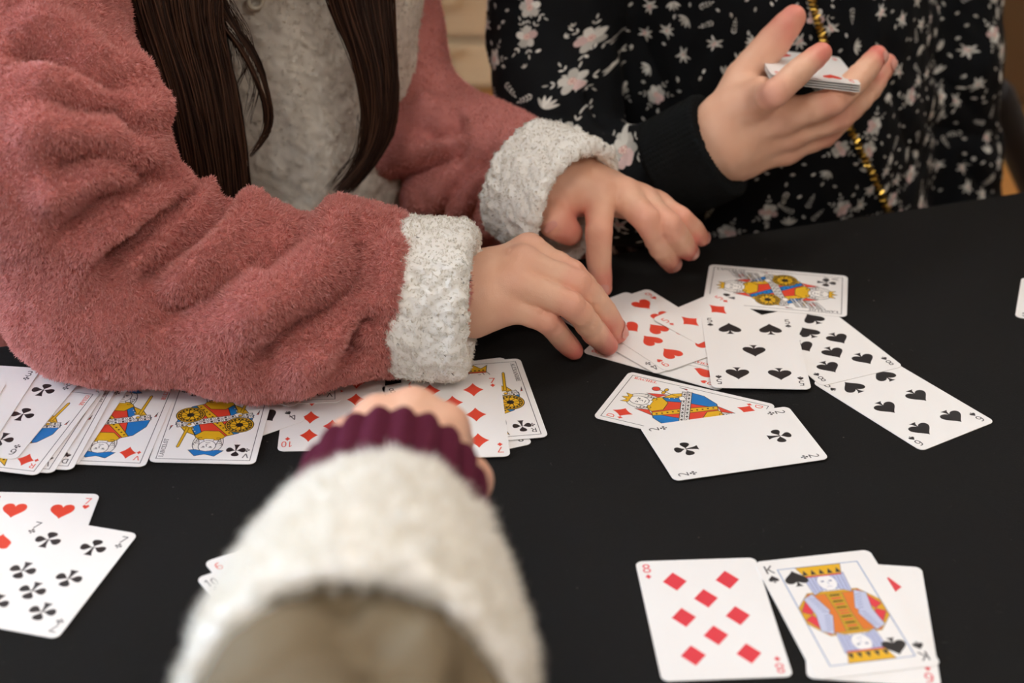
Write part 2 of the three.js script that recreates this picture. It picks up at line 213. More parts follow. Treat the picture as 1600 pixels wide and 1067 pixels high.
// ------------------------------------------------------------------ table and cloth
const TL0 = -.95, TL1 = 1.15, TD = .84;                    // along the far edge, depth towards the near side
{
  const c = at((TL0 + TL1) / 2, 0, -TD / 2), ry = Math.atan2(-ED.z, ED.x);
  const t = thing('table', V(c.x, 0, c.z), 'long table hidden under the black cloth', 'table');
  const wood = new THREE.MeshStandardMaterial({ color: lin('#8a6a48'), roughness: .6 });
  const bx = (w, h, d, u, y, s) => { const g = new THREE.BoxGeometry(w, h, d); g.rotateY(ry); const p = at(u, y, s); g.translate(p.x, p.y, p.z); return g; };
  part('tabletop', bx(TL1 - TL0 - .006, .026, TD - .006, (TL0 + TL1) / 2, TT - .0155, -TD / 2), wood, t);
  for (const u of [TL0 + .08, TL1 - .08]) for (const s of [-.08, -TD + .08]) part('leg', bx(.05, TT - .03, .05, u, (TT - .03) / 2, s), wood, t);
  // the cloth: flat on top, bending over the edges and hanging down
  const R = .008, drop = .24, NU = 210, NV = 110, pos = [], uv = [], idx = [];
  const bend = (e) => e <= 0 ? [e, 0] : e < R * 1.571 ? [R * Math.sin(e / R), -R * (1 - Math.cos(e / R))] : [R, -R - (e - R * 1.571)];
  const samples = (a, b, n) => { const o = []; for (let i = 0; i <= 5; i++) o.push(a - drop + drop * i / 5 * .92); for (let i = 0; i < 6; i++) o.push(a - .0128 * (1 - i / 6)); for (let i = 0; i <= n; i++) o.push(lerp(a, b, i / n)); for (let i = 1; i <= 6; i++) o.push(b + .0128 * i / 6); for (let i = 1; i <= 5; i++) o.push(b + drop * .08 + drop * i / 5 * .92); return o; };
  const us = samples(TL0, TL1, NU), vs = samples(-TD, 0, NV);
  for (const v of vs) for (const u of us) {
    const [bu, yu] = u < TL0 ? bend(TL0 - u).map((q, i) => i ? q : TL0 - q) : u > TL1 ? bend(u - TL1).map((q, i) => i ? q : TL1 + q) : [u, 0];
    const [bv, yv] = v < -TD ? bend(-TD - v).map((q, i) => i ? q : -TD - q) : v > 0 ? bend(v) : [v, 0];
    const y = Math.min(yu, yv), hang = Math.max(0, -y - .02), wave = Math.sin((v > 0 || v < -TD ? u : v) * 34 + 2 * Math.sin(u * 9)) * hang * .07 + hang * .02;
    const p = at(bu + (u < TL0 ? -wave : u > TL1 ? wave : 0), TT + y + (y === 0 ? 0 : 0), bv + (v > 0 ? wave : v < -TD ? -wave : 0)); pos.push(p.x, p.y, p.z); uv.push(u, v);
  }
  const W = us.length; for (let j = 0; j < vs.length - 1; j++) for (let i = 0; i < W - 1; i++) { const a = j * W + i; idx.push(a, a + 1, a + W, a + 1, a + W + 1, a + W); }
  const g = new THREE.BufferGeometry(); g.setAttribute('position', new THREE.Float32BufferAttribute(pos, 3)); g.setAttribute('uv', new THREE.Float32BufferAttribute(uv, 2)); g.setIndex(idx.reverse()); g.computeVertexNormals();
  const r = rng(8), N = 1024;
  const weave = dataTex(512, (x, y) => .5 + .22 * Math.sin(x / 512 * Math.PI * 2 * 128) * Math.sin(y / 512 * Math.PI * 2 * 128) + .2 * tileNoise(x, y, 512, 60)); weave.repeat.set(14, 14);
  const lint = canvasTex(N * 2, N * 2, (c, w, h) => {
    c.fillStyle = '#1d1c1b'; c.fillRect(0, 0, w, h);
    for (let i = 0; i < 26000; i++) { const k = 22 + r() * 20; c.fillStyle = `rgba(${k + 4},${k + 2},${k},${.25 + r() * .3})`; c.fillRect(r() * w, r() * h, 1 + r() * 5, 1 + r() * 1.2); }
    for (let i = 0; i < 420; i++) { const k = 50 + r() * 60; c.strokeStyle = `rgba(${k},${k},${k - 4},${.25 + r() * .35})`; c.lineWidth = .6 + r() * .9; const x = r() * w, y = r() * h, a = r() * 6.3, l = 2 + r() * 10; c.beginPath(); c.moveTo(x, y); c.quadraticCurveTo(x + Math.cos(a) * l * .5 + r() * 3, y + Math.sin(a) * l * .5, x + Math.cos(a + .6) * l, y + Math.sin(a + .6) * l); c.stroke(); }
    for (let i = 0; i < 70; i++) { c.fillStyle = `rgba(170,165,155,${.25 + r() * .4})`; c.beginPath(); c.arc(r() * w, r() * h, .7 + r() * 1.1, 0, 7); c.fill(); }
  }, [1.6, 1.6]);
  const m = new THREE.Mesh(g, new THREE.MeshPhysicalMaterial({ map: lint, bumpMap: weave, bumpScale: .0004, roughness: .95, specularIntensity: .25, side: THREE.DoubleSide }));
  m.name = 'tablecloth'; m.castShadow = m.receiveShadow = true; scene.add(m); tag(m, 'black woven cloth covering the whole card table', 'tablecloth');
}

// ------------------------------------------------------------------ playing cards
const INK = '#1c1b1d', VERM = '#e2452f', PINKRED = '#e23a46', YEL = '#e6b41e', BLU = '#1279c4', PAPER = '#f3f1ee';
const SUITS = {
  heart: (c) => { c.moveTo(0, .52); c.bezierCurveTo(-.08, .3, -.5, .1, -.5, -.2); c.bezierCurveTo(-.5, -.42, -.36, -.5, -.25, -.5); c.bezierCurveTo(-.12, -.5, -.03, -.42, 0, -.26); c.bezierCurveTo(.03, -.42, .12, -.5, .25, -.5); c.bezierCurveTo(.36, -.5, .5, -.42, .5, -.2); c.bezierCurveTo(.5, .1, .08, .3, 0, .52); },
  diamond: (c) => { c.moveTo(0, -.55); c.quadraticCurveTo(.16, -.2, .46, 0); c.quadraticCurveTo(.16, .2, 0, .55); c.quadraticCurveTo(-.16, .2, -.46, 0); c.quadraticCurveTo(-.16, -.2, 0, -.55); },
  lozenge: (c) => { c.moveTo(0, -.55); c.lineTo(.46, 0); c.lineTo(0, .55); c.lineTo(-.46, 0); c.closePath(); },
  spade: (c) => { c.moveTo(0, -.55); c.bezierCurveTo(.1, -.32, .52, -.1, .52, .14); c.bezierCurveTo(.52, .32, .38, .36, .3, .36); c.bezierCurveTo(.16, .36, .07, .28, .03, .2); c.bezierCurveTo(.04, .36, .1, .5, .19, .55); c.lineTo(-.19, .55); c.bezierCurveTo(-.1, .5, -.04, .36, -.03, .2); c.bezierCurveTo(-.07, .28, -.16, .36, -.3, .36); c.bezierCurveTo(-.38, .36, -.52, .32, -.52, .14); c.bezierCurveTo(-.52, -.1, -.1, -.32, 0, -.55); },
  club: (c) => { const lobe = (a) => { const s = Math.sin(a), k = -Math.cos(a), q = (u, v) => [s * u - k * v, k * u + s * v]; const p = [q(.04, 0), q(.2, .07), q(.24, .2), q(.38, .2), q(.56, .2), q(.56, -.2), q(.38, -.2), q(.24, -.2), q(.2, -.07), q(.04, 0)]; c.moveTo(...p[0]); c.bezierCurveTo(...p[1], ...p[2], ...p[3]); c.bezierCurveTo(...p[4], ...p[5], ...p[6]); c.bezierCurveTo(...p[7], ...p[8], ...p[9]); }; lobe(0); lobe(1.75); lobe(-1.75); c.moveTo(-.03, -.02); c.lineTo(.03, -.02); c.quadraticCurveTo(.05, .36, .17, .55); c.lineTo(-.17, .55); c.quadraticCurveTo(-.05, .36, -.03, -.02); },
};
const RED = { heart: 1, diamond: 1 };
function pip(c, suit, x, y, w, h, turn, col) { c.save(); c.translate(x, y); if (turn) c.rotate(turn); c.scale(w, h); c.beginPath(); SUITS[suit](c); c.fillStyle = col; c.fill(); c.restore(); }
const ROWS = { 2: [[0, -26], [0, 26]], 3: [[0, -26], [0, 0], [0, 26]], 4: [[-1, -26], [1, -26], [-1, 26], [1, 26]], 5: [[-1, -26], [1, -26], [0, -0.1], [-1, 26], [1, 26]], 6: [[-1, -26], [1, -26], [-1, 0], [1, 0], [-1, 26], [1, 26]], 7: [[-1, -26], [1, -26], [0, -13], [-1, 0], [1, 0], [-1, 26], [1, 26]], 8: [[-1, -26], [1, -26], [0, -13], [-1, 0], [1, 0], [0, 13], [-1, 26], [1, 26]], 9: [[-1, -27], [1, -27], [-1, -9], [1, -9], [0, 0.1], [-1, 9], [1, 9], [-1, 27], [1, 27]], 10: [[-1, -27], [1, -27], [0, -18], [-1, -9], [1, -9], [-1, 9], [1, 9], [0, 18], [-1, 27], [1, 27]] };
function indexMark(c, W, H, rank, suit, col, all, size = 6.4) {
  const put = (mx, my, turn) => { c.save(); c.translate(mx, my); if (turn) c.rotate(Math.PI); c.fillStyle = col; c.font = `${size}px sans-serif`; c.textAlign = 'center'; c.textBaseline = 'alphabetic'; c.save(); c.scale(rank === '10' ? .78 : .92, 1); c.fillText(rank, 0, size * .36); c.restore(); pip(c, suit, 0, size * .36 + 2.9, 3.2, 3.5, 0, col); c.restore(); };
  const ix = W / 2 - 4.6, iy = H / 2 - 6.2; put(-ix, -iy, 0); put(ix, iy, 1); if (all) { put(ix, -iy, 0); put(-ix, iy, 1); }
}
function ellipse(c, x, y, a, b, rot = 0) { c.beginPath(); c.ellipse(x, y, a, b, rot, 0, 6.2832); }
function courtHalf(c, o) {                                 // upper half of a court figure; units are millimetres from the card's centre
  const fill = (f, s = .32) => { c.fillStyle = f; c.fill(); if (s) { c.strokeStyle = INK; c.lineWidth = s; c.stroke(); } };
  const poly = (pts, f, s) => { c.beginPath(); pts.forEach((p, i) => i ? c.lineTo(...p) : c.moveTo(...p)); c.closePath(); fill(f, s); };
  const [A, B, D] = o.cols;
  c.save(); c.beginPath(); c.moveTo(-24, -40); c.lineTo(24, -40); c.lineTo(24, -7); c.lineTo(-24, 7); c.closePath(); c.clip();
  // robe and sleeves
  poly([[-20, 10], [-19, -4], [-14, -13], [-6, -17], [6, -17], [14, -12], [20, -2], [22, -10], [22, 10]], A);
  poly([[-20, 8], [-19, -4], [-14, -13], [-10, -15], [-8, 4], [-10, 8]], B);
  poly([[-12, -14], [-9, -15.5], [8, 6], [3, 9]], D); poly([[4, -16], [8, -15], [16, 2], [10, 3]], B);
  poly([[8, -15.5], [14, -12], [20, -2], [16, 3]], D);
  for (let i = 0; i < 9; i++) { ellipse(c, -9.4 + i * 1.9, -12.6 + i * 2.35, .55, .55); fill(INK, 0); }
  for (let i = 0; i < 6; i++) { ellipse(c, 8.6 + i * 1.35, -12 + i * 2.4, .5, .5); fill('#fff', .2); }
  // belt with beads
  c.save(); c.rotate(-.28); c.fillStyle = '#f5f2ec'; c.fillRect(-20, -2.6, 40, 2.6); for (let i = -10; i < 11; i++) { ellipse(c, i * 1.9, -1.3, .6, .6); fill(i % 2 ? INK : '#fff', .25); } c.strokeStyle = INK; c.lineWidth = .35; c.strokeRect(-20, -2.6, 40, 2.6); c.restore();
  // wheel rosette or flower on the side
  if (o.wheel) { ellipse(c, -13.5, -4.5, 7.4, 7.4); fill(YEL, .5); ellipse(c, -13.5, -4.5, 6.4, 6.4); c.stroke(); ellipse(c, -13.5, -4.5, 1.8, 1.8); fill(INK); for (let i = 0; i < 18; i++) { ellipse(c, -13.5 + 5.7 * Math.cos(i * .349), -4.5 + 5.7 * Math.sin(i * .349), .5, .5); fill(INK, 0); } c.lineWidth = .4; for (let i = 0; i < 9; i++) { c.beginPath(); c.moveTo(-13.5 + 2 * Math.cos(i * .698), -4.5 + 2 * Math.sin(i * .698)); c.lineTo(-13.5 + 5.8 * Math.cos(i * .698 + .25), -4.5 + 5.8 * Math.sin(i * .698 + .25)); c.stroke(); } ellipse(c, -13.5, -4.5, 5, 5); c.stroke(); }
  // yoke, neck, head
  poly([[-8, -16], [-6, -20], [6, -20], [8, -16], [4, -11], [-4, -11]], YEL);
  poly([[-2.6, -19], [2.6, -19], [2.2, -23], [-2.2, -23]], '#f7f4ef', .2);
  c.beginPath(); c.moveTo(-7, -18); c.bezierCurveTo(-9, -24, -7.5, -33, 0, -33); c.bezierCurveTo(7.5, -33, 9, -24, 7, -18); c.bezierCurveTo(5, -19, 4.6, -22, 4.4, -25); c.lineTo(-4.4, -25); c.bezierCurveTo(-4.6, -22, -5, -19, -7, -18); fill(o.hair || '#efece6'); for (let i = 0; i < 4; i++) { c.beginPath(); c.arc(-6.2 + i * .5, -24 + i * 1.7, 1.2, .5, 4.4); c.stroke(); c.beginPath(); c.arc(6.2 - i * .5, -24 + i * 1.7, 1.2, -1.3, 2.6); c.stroke(); }
  ellipse(c, 0, -26, 4.4, 5.4); fill('#f8f5f0', .3);
  c.strokeStyle = INK; c.lineWidth = .32; for (const s of [-1, 1]) { c.beginPath(); c.moveTo(s * .9, -27.2); c.lineTo(s * 2.8, -27.4); c.stroke(); ellipse(c, s * 1.8, -26.4, .6, .38); fill(INK, 0); } c.beginPath(); c.moveTo(.2, -26.5); c.lineTo(.7, -24.3); c.lineTo(-.3, -24.1); c.stroke(); c.beginPath(); c.moveTo(-1.2, -22.7); c.lineTo(1.3, -22.7); c.stroke();
  if (o.beard) { for (let i = -3; i <= 3; i++) { c.beginPath(); c.moveTo(i * .9, -22); c.quadraticCurveTo(i * 1.2, -20, i * .8, -18.6); c.stroke(); } }
  if (o.hat === 'crown') { poly([[-6, -30.5], [-7.4, -37], [-3.6, -33.6], [0, -38], [3.6, -33.6], [7.4, -37], [6, -30.5]], YEL); poly([[-6, -30.5], [6, -30.5], [5.8, -29.2], [-5.8, -29.2]], A, .25); for (let i = -2; i < 3; i++) { ellipse(c, i * 2.3, -31.8, .6, .6); fill(INK, 0); } }
  else if (o.hat === 'tiara') { poly([[-4, -31], [-4.6, -35], [-1.6, -32.6], [0, -36], [1.6, -32.6], [4.6, -35], [4, -31]], YEL, .25); poly([[-7, -18], [-12, -14], [-9, -25]], A, .25); poly([[7, -18], [12, -14], [9, -25]], A, .25); }
  else { poly([[-9, -30], [-5, -35.5], [0, -33.6], [5, -35.5], [9, -30], [5.5, -29.4], [0, -31], [-5.5, -29.4]], B); }
  // hand with flower, sword or fan
  poly([[9, -6], [12.5, -8.5], [14, -5.5], [11, -3]], '#f7f4ef'); 
  if (o.hold === 'flower') { c.beginPath(); c.moveTo(12, -7); c.lineTo(15, -20); c.strokeStyle = '#7a5a12'; c.lineWidth = .5; c.stroke(); ellipse(c, 15.4, -22, 2.2, 2.2); fill(VERM); ellipse(c, 13.4, -17, 1.6, 1); fill(YEL); ellipse(c, 16.6, -16.5, 1.6, 1); fill(YEL); }
  else if (o.hold === 'sword') { poly([[12, -8], [13.6, -8], [15.6, -27], [15, -28], [14.2, -27]], YEL, .25); poly([[10, -9], [15.5, -8], [15.4, -7], [9.9, -8]], YEL, .25); ellipse(c, 12.6, -5, 1, 1); fill(YEL, .25); }
  if (o.fan) { for (let i = 0; i < 8; i++) { const y = -9 - i * 2.2; poly([[9 + i * .4, y], [20, y - 5], [20, y - 3.6], [9 + i * .4, y + 1]], i % 2 ? '#fff' : '#c9c6c0', .3); } }
  c.restore();
}
function drawCard(c, k, spec, W, H) {                      // k pixels per millimetre
  c.fillStyle = PAPER; c.fillRect(0, 0, W * k, H * k);
  c.save(); c.scale(k, k); c.translate(W / 2, H / 2);
  const { rank, suit } = spec, col = RED[suit] ? (spec.anglo ? PINKRED : VERM) : INK, n = +rank;
  if (n) {
    const cx = W * .215;
    for (const [a, y] of ROWS[n]) { const yy = y * H / 84, small = n >= 8; pip(c, spec.anglo && suit === 'diamond' ? 'lozenge' : suit, a * cx, yy, suit === 'diamond' ? (small && !spec.anglo ? 10.4 : 12) : suit === 'spade' ? 12.4 : suit === 'club' ? 12.2 : 11.6, suit === 'diamond' ? (small && !spec.anglo ? 11.6 : 12.8) : 12, yy > 0 ? Math.PI : 0, col); }
    indexMark(c, W, H, rank, suit, col, !spec.anglo, spec.anglo ? 9 : 7.2);
  } else if (spec.anglo) {
    c.strokeStyle = '#5a7fb4'; c.lineWidth = .4; const fx = W / 2 - 9, fy = H / 2 - 8; c.strokeRect(-fx, -fy, fx * 2, fy * 2);
    for (const t of [0, 1]) { c.save(); if (t) c.rotate(Math.PI);
      c.beginPath(); c.rect(-fx, -fy, fx * 2, fy); c.clip();
      const poly = (pts, f) => { c.beginPath(); pts.forEach((p, i) => i ? c.lineTo(...p) : c.moveTo(...p)); c.closePath(); c.fillStyle = f; c.fill(); c.lineWidth = .15; c.strokeStyle = '#4a4a70'; c.stroke(); };
      poly([[-fx, 4], [-fx, -6], [-12, -16], [12, -16], [fx, -6], [fx, 4]], '#d9a312'); poly([[-19, -3], [-12, -15], [-8, -14], [-15, 0]], PINKRED); poly([[19, -3], [12, -15], [8, -14], [15, 0]], PINKRED);
      poly([[-9, 2], [-10, -14], [10, -14], [9, 2]], '#e07b2a'); poly([[-3, 2], [-4, -14], [4, -14], [3, 2]], '#c9a012'); for (let i = 0; i < 6; i++) { c.fillStyle = i % 2 ? PINKRED : INK; c.fillRect(-2.4, -13 + i * 2.3, 4.8, .9); }
      poly([[-13, 2], [-15, -12], [-10, -15], [-6, -2], [-8, 2]], '#c4cae2'); poly([[13, 2], [15, -12], [10, -15], [6, -2], [8, 2]], '#c4cae2'); for (let i = 0; i < 7; i++) { c.strokeStyle = '#3f4f8a'; c.lineWidth = .25; for (const s of [-1, 1]) { c.beginPath(); c.moveTo(s * (12.5 - i * .5), -12 + i * 2); c.lineTo(s * (9 - i * .4), -11 + i * 2); c.stroke(); } }
      poly([[-9, -14], [-10, -29], [10, -29], [9, -14], [4, -17], [-4, -17]], '#b9c0de'); for (let i = 0; i < 10; i++) { c.beginPath(); c.moveTo(-8 + i * 1.8, -28); c.lineTo(-7.6 + i * 1.7, -15.5); c.stroke(); }
      ellipse(c, 0, -22.5, 4.6, 6); c.fillStyle = '#f5f3f2'; c.fill(); c.strokeStyle = '#4a5a98'; c.stroke(); for (const s of [-1, 1]) { ellipse(c, s * 1.9, -23.6, .8, .4); c.fillStyle = '#33407c'; c.fill(); } c.beginPath(); c.moveTo(-1.4, -19.4); c.lineTo(1.4, -19.4); c.moveTo(0, -23); c.lineTo(.6, -21); c.stroke();
      poly([[-9, -28.5], [-11, -fy + .2], [11, -fy + .2], [9, -28.5]], '#e9b41c'); for (let i = -2; i < 3; i++) { poly([[i * 4 - 1.2, -29.5], [i * 4, -33], [i * 4 + 1.2, -29.5]], INK); } poly([[-9, -28.6], [9, -28.6], [9, -27.6], [-9, -27.6]], PINKRED);
      c.restore(); }
    pip(c, suit, -fx + 6.2, -fy + 8, 10.5, 11, 0, col); pip(c, suit, fx - 6.2, fy - 8, 10.5, 11, Math.PI, col);
    for (const t of [0, 1]) { c.save(); if (t) c.rotate(Math.PI); c.fillStyle = INK; c.font = '8.4px sans-serif'; c.textAlign = 'center'; c.fillText(rank, -W / 2 + 4.9, -H / 2 + 10); pip(c, suit, -W / 2 + 4.9, -H / 2 + 14.6, 4.6, 5, 0, INK); c.restore(); }
  } else {
    c.strokeStyle = INK; c.lineWidth = .3; c.strokeRect(-W / 2 + 3.2, -H / 2 + 3.2, W - 6.4, H - 6.4);
    for (const t of [0, 1]) { c.save(); if (t) c.rotate(Math.PI); courtHalf(c, spec.art); c.restore(); }
    for (const t of [0, 1]) { c.save(); if (t) c.rotate(Math.PI); pip(c, suit, -W / 2 + 11.6, -H / 2 + 12.4, suit === 'diamond' ? 9.6 : 9.8, 10.4, 0, col); c.fillStyle = col; c.font = '5.6px sans-serif'; c.textAlign = 'center'; c.fillText(rank, -W / 2 + 6, -H / 2 + 10); pip(c, suit, -W / 2 + 6, -H / 2 + 13, 2.7, 3, 0, col);
      c.save(); c.translate(W / 2 - 5.2, -H / 2 + 5); c.rotate(Math.PI / 2); c.font = 'bold 3.1px serif'; c.textAlign = 'left'; c.fillText(spec.name || '', 0, 1); c.restore(); c.restore(); }
  }
  c.restore();
}
const ART = {
  K: { cols: [VERM, BLU, YEL], hat: 'crown', hold: 'sword', beard: 1, wheel: 1 }, Kd: { cols: [VERM, BLU, YEL], hat: 'crown', hold: 'sword', beard: 1 },
  Q: { cols: [VERM, BLU, YEL], hat: 'tiara', hold: 'flower' }, Qc: { cols: [VERM, YEL, BLU], hat: 'tiara', hold: 'flower', fan: 1, wheel: 1 },
  J: { cols: [VERM, BLU, YEL], hat: 'cap', wheel: 1, hold: 'sword' }, Jd: { cols: [VERM, BLU, YEL], hat: 'cap', hold: 'sword' },
};
const CARD_T = .00032, edgeMat = new THREE.MeshStandardMaterial({ color: lin('#e9e7e3'), roughness: .5 });
const cardShape = {};
function cardGeometry(W, H) {                              // rounded card lying in xz, print up along -z, uv over the face
  const key = W + 'x' + H; if (cardShape[key]) return cardShape[key];
  const w = W / 1000, h = H / 1000, r = .0036, s = new THREE.Shape();
  s.moveTo(-w / 2 + r, -h / 2); s.lineTo(w / 2 - r, -h / 2); s.absarc(w / 2 - r, -h / 2 + r, r, -Math.PI / 2, 0); s.lineTo(w / 2, h / 2 - r); s.absarc(w / 2 - r, h / 2 - r, r, 0, Math.PI / 2); s.lineTo(-w / 2 + r, h / 2); s.absarc(-w / 2 + r, h / 2 - r, r, Math.PI / 2, Math.PI); s.lineTo(-w / 2, -h / 2 + r); s.absarc(-w / 2 + r, -h / 2 + r, r, Math.PI, Math.PI * 1.5);
  const pts = s.getPoints(6), n = pts.length - 1, pos = [], uv = [], idx = [], gs = [];
  const add = (x, y, z, u, v) => { pos.push(x, y, z); uv.push(u, v); return pos.length / 3 - 1; };
  const top = add(0, CARD_T, 0, .5, .5); const ring = []; for (let i = 0; i < n; i++) ring.push(add(pts[i].x, CARD_T, -pts[i].y, pts[i].x / w + .5, pts[i].y / h + .5));
  for (let i = 0; i < n; i++) idx.push(top, ring[i], ring[(i + 1) % n]); const faceCount = idx.length;
  const e0 = [], e1 = [], bot = add(0, 0, 0, .5, .5); for (let i = 0; i < n; i++) { e0.push(add(pts[i].x, CARD_T, -pts[i].y, 0, 0)); e1.push(add(pts[i].x, 0, -pts[i].y, 0, 0)); }
  const b = []; for (let i = 0; i < n; i++) b.push(add(pts[i].x, 0, -pts[i].y, 0, 0));
  for (let i = 0; i < n; i++) { const j = (i + 1) % n; idx.push(e0[i], e1[i], e0[j], e0[j], e1[i], e1[j], bot, b[j], b[i]); }
  const g = new THREE.BufferGeometry(); g.setAttribute('position', new THREE.Float32BufferAttribute(pos, 3)); g.setAttribute('uv', new THREE.Float32BufferAttribute(uv, 2)); g.setIndex(idx); g.addGroup(0, faceCount, 0); g.addGroup(faceCount, idx.length - faceCount, 1); g.computeVertexNormals(); return cardShape[key] = g;
}
function cardMesh(spec, label, group) {
  const W = spec.W || 54, H = spec.H || 84, k = 8;
  const face = new THREE.MeshPhysicalMaterial({ map: canvasTex(W * k, H * k, (c) => drawCard(c, k, spec, W, H)), roughness: .42, clearcoat: .12, clearcoatRoughness: .35 });
  const m = new THREE.Mesh(cardGeometry(W, H), [face, edgeMat]); m.name = numbered('playing_card'); m.castShadow = m.receiveShadow = true; scene.add(m); return tag(m, label, 'playing card', group);
}
// a card on the table: corner pixel, a pixel along the edge that leaves it ('w' short, 'h' long), which side the card lies on,
// whether the print's top lies at the far end of that long axis, and how many cards lie below it
function lay(spec, a, b, edge, side, top, layer, label, group, tilt = 0) {
  const m = cardMesh(spec, label, group), W = (spec.W || 54) / 1000, H = (spec.H || 84) / 1000, hh = layer * .00042 + .0002;
  const A = P(a[0], a[1], hh), e = P(b[0], b[1], hh).sub(A); e.y = 0; e.normalize();
  const q = V(-e.z, 0, e.x).multiplyScalar(side);          // side +1: to the right of A->B as seen from above
  const le = edge === 'w' ? W : H, lq = edge === 'w' ? H : W, c = A.clone().addScaledVector(e, le / 2).addScaledVector(q, lq / 2);
  const up = (edge === 'h' ? e : q).clone().multiplyScalar(top);      // direction of the print's top
  m.position.set(c.x, TT + hh, c.z); m.rotation.y = Math.atan2(-up.x, -up.z); if (tilt) m.rotateX(tilt); return m;
}
const N = (rank, suit, o = {}) => ({ rank: String(rank), suit, ...o });
const PILE = 'face-up cards on the black cloth';
// the pile by the hands
lay(N('V', 'club', { art: ART.Qc, name: 'LANCELOT' }), [1108.5, 413.5], [1326.5, 432], 'h', 1, 1, 2, 'black club court card lying at the top of the pile, nearest the floral shirt', PILE);
lay(N(6, 'spade'), [1268.5, 598], [1437, 703.5], 'h', -1, 1, 0, 'six of spades card partly under the eight of spades', PILE);
lay(N(8, 'spade'), [1411.5, 573], [1284, 603.5], 'w', 1, -1, 1, 'eight of spades card between the five and the six of spades', PILE);
lay(N(8, 'heart'), [909.5, 551], [1115, 608.5], 'h', -1, 1, 0, 'eight of hearts card mostly hidden under the four of clubs', PILE);
lay(N('R', 'heart', { art: ART.Kd, name: 'CHARLES' }), [1113, 580.5], [1066, 567.5], 'h', 1, -1, 1, 'red heart court card nearly covered by the nine of hearts', PILE);
lay(N(4, 'club'), [1025.5, 585.5], [1104, 553], 'w', -1, -1, 2, 'four of clubs card sticking out under the nine of hearts', PILE);
lay(N(9, 'heart'), [1012.5, 451.5], [1063.3, 482.7], 'h', 1, -1, 3, 'nine of hearts card held under the fingertips', PILE);
lay(N(5, 'diamond'), [1119, 458.5], [1029, 496.5], 'w', -1, 1, 2.7, 'five of diamonds card tucked under the five of spades', PILE, -.028);
lay(N(5, 'spade'), [1268, 609], [1110.9, 606], 'w', 1, -1, 5, 'five of spades card on top of the pile', PILE);
lay(N('D', 'diamond', { art: ART.Q, name: 'RACHEL' }), [926.3, 652.5], [983, 581.5], 'w', 1, -1, 1, 'queen of diamonds card half under the two of clubs', PILE);
lay(N(2, 'club'), [1053.5, 752.2], [1297.9, 717], 'h', -1, 1, 2, 'two of clubs card lying over the queen of diamonds', PILE);
// the row under the pink sleeve
const ROW = 'row of overlapping cards under the pink sleeve';
lay(N('V', 'club', { art: ART.J, name: 'LANCELOT' }), [398.5, 726], [224, 722], 'w', 1, -1, 1.5, 'jack of clubs card with two yellow rosettes below the pink sleeve', ROW);
lay(N('V', 'diamond', { art: ART.Jd, name: 'HECTOR' }), [226.5, 730], [116, 725.5], 'w', 1, -1, 2, 'jack of diamonds card beside the jack of clubs', ROW);
lay(N(9, 'club'), [121, 727.5], [209, 596], 'h', -1, 1, 3, 'nine of clubs card showing only a strip between jack and queen', ROW);
lay(N('D', 'spade', { art: ART.Q, name: 'PALLAS' }), [113, 735], [184, 604], 'h', -1, 1, 4, 'queen of spades card showing only a narrow strip', ROW);
lay(N('V', 'spade', { art: ART.Jd, name: 'HOGIER' }), [83, 740], [168, 607], 'h', -1, 1, 5, 'black court card showing a narrow strip beside the king of diamonds', ROW);
lay(N('R', 'diamond', { art: ART.Kd, name: 'CESAR' }), [58.5, 743.5], [161, 609], 'h', -1, 1, 6, 'king of diamonds card half under the six of clubs', ROW);
lay(N(6, 'club'), [129, 592], [24.4, 719.4], 'h', 1, -1, 7, 'six of clubs card overlapping the king of diamonds', ROW);
lay(N(3, 'club'), [65, 576], [0, 676], 'h', 1, -1, 8, 'three of clubs card on top of the fanned row', ROW);
lay(N('D', 'club', { art: ART.Q, name: 'ARGINE' }), [10.5, 598], [-9, 632], 'h', 1, -1, 9, 'card lying over the three of clubs, only its corner in view', ROW);
lay(N(10, 'diamond'), [433, 705.5], [598, 703.5], 'w', -1, 1, 0, 'ten of diamonds card beside the burgundy knit cuff', ROW);
lay(N('V', 'spade', { art: ART.J, name: 'HOGIER' }), [533, 628.5], [470, 631], 'w', 1, -1, 1, 'jack of spades card peeking out on the ten of diamonds', ROW);
lay(N('D', 'spade', { art: ART.Qc, name: 'PALLAS' }), [454, 637.5], [514, 598], 'h', -1, 1, 2, 'black queen card slanting out from under the pink sleeve', ROW);
lay(N(4, 'spade'), [480, 656.5], [410, 681], 'w', 1, -1, 0.5, 'four of spades card between jack of clubs and ten of diamonds', ROW);
lay(N(8, 'club'), [594, 605], [640, 596], 'w', 1, -1, 0, 'card hidden under the seven of diamonds except its edges', ROW);
lay(N(3, 'spade'), [854, 678], [795, 686], 'w', 1, -1, 1, 'card showing a white corner under the king of clubs', ROW);
lay(N('R', 'club', { art: ART.K, name: 'ALEXANDRE' }), [812.5, 560.5], [725, 567], 'w', -1, 1, 2, 'king of clubs card partly under the seven of diamonds', ROW);
lay(N(7, 'diamond'), [797.5, 713.5], [781.6, 591], 'h', -1, 1, 3, 'seven of diamonds card lying over the king of clubs', ROW);
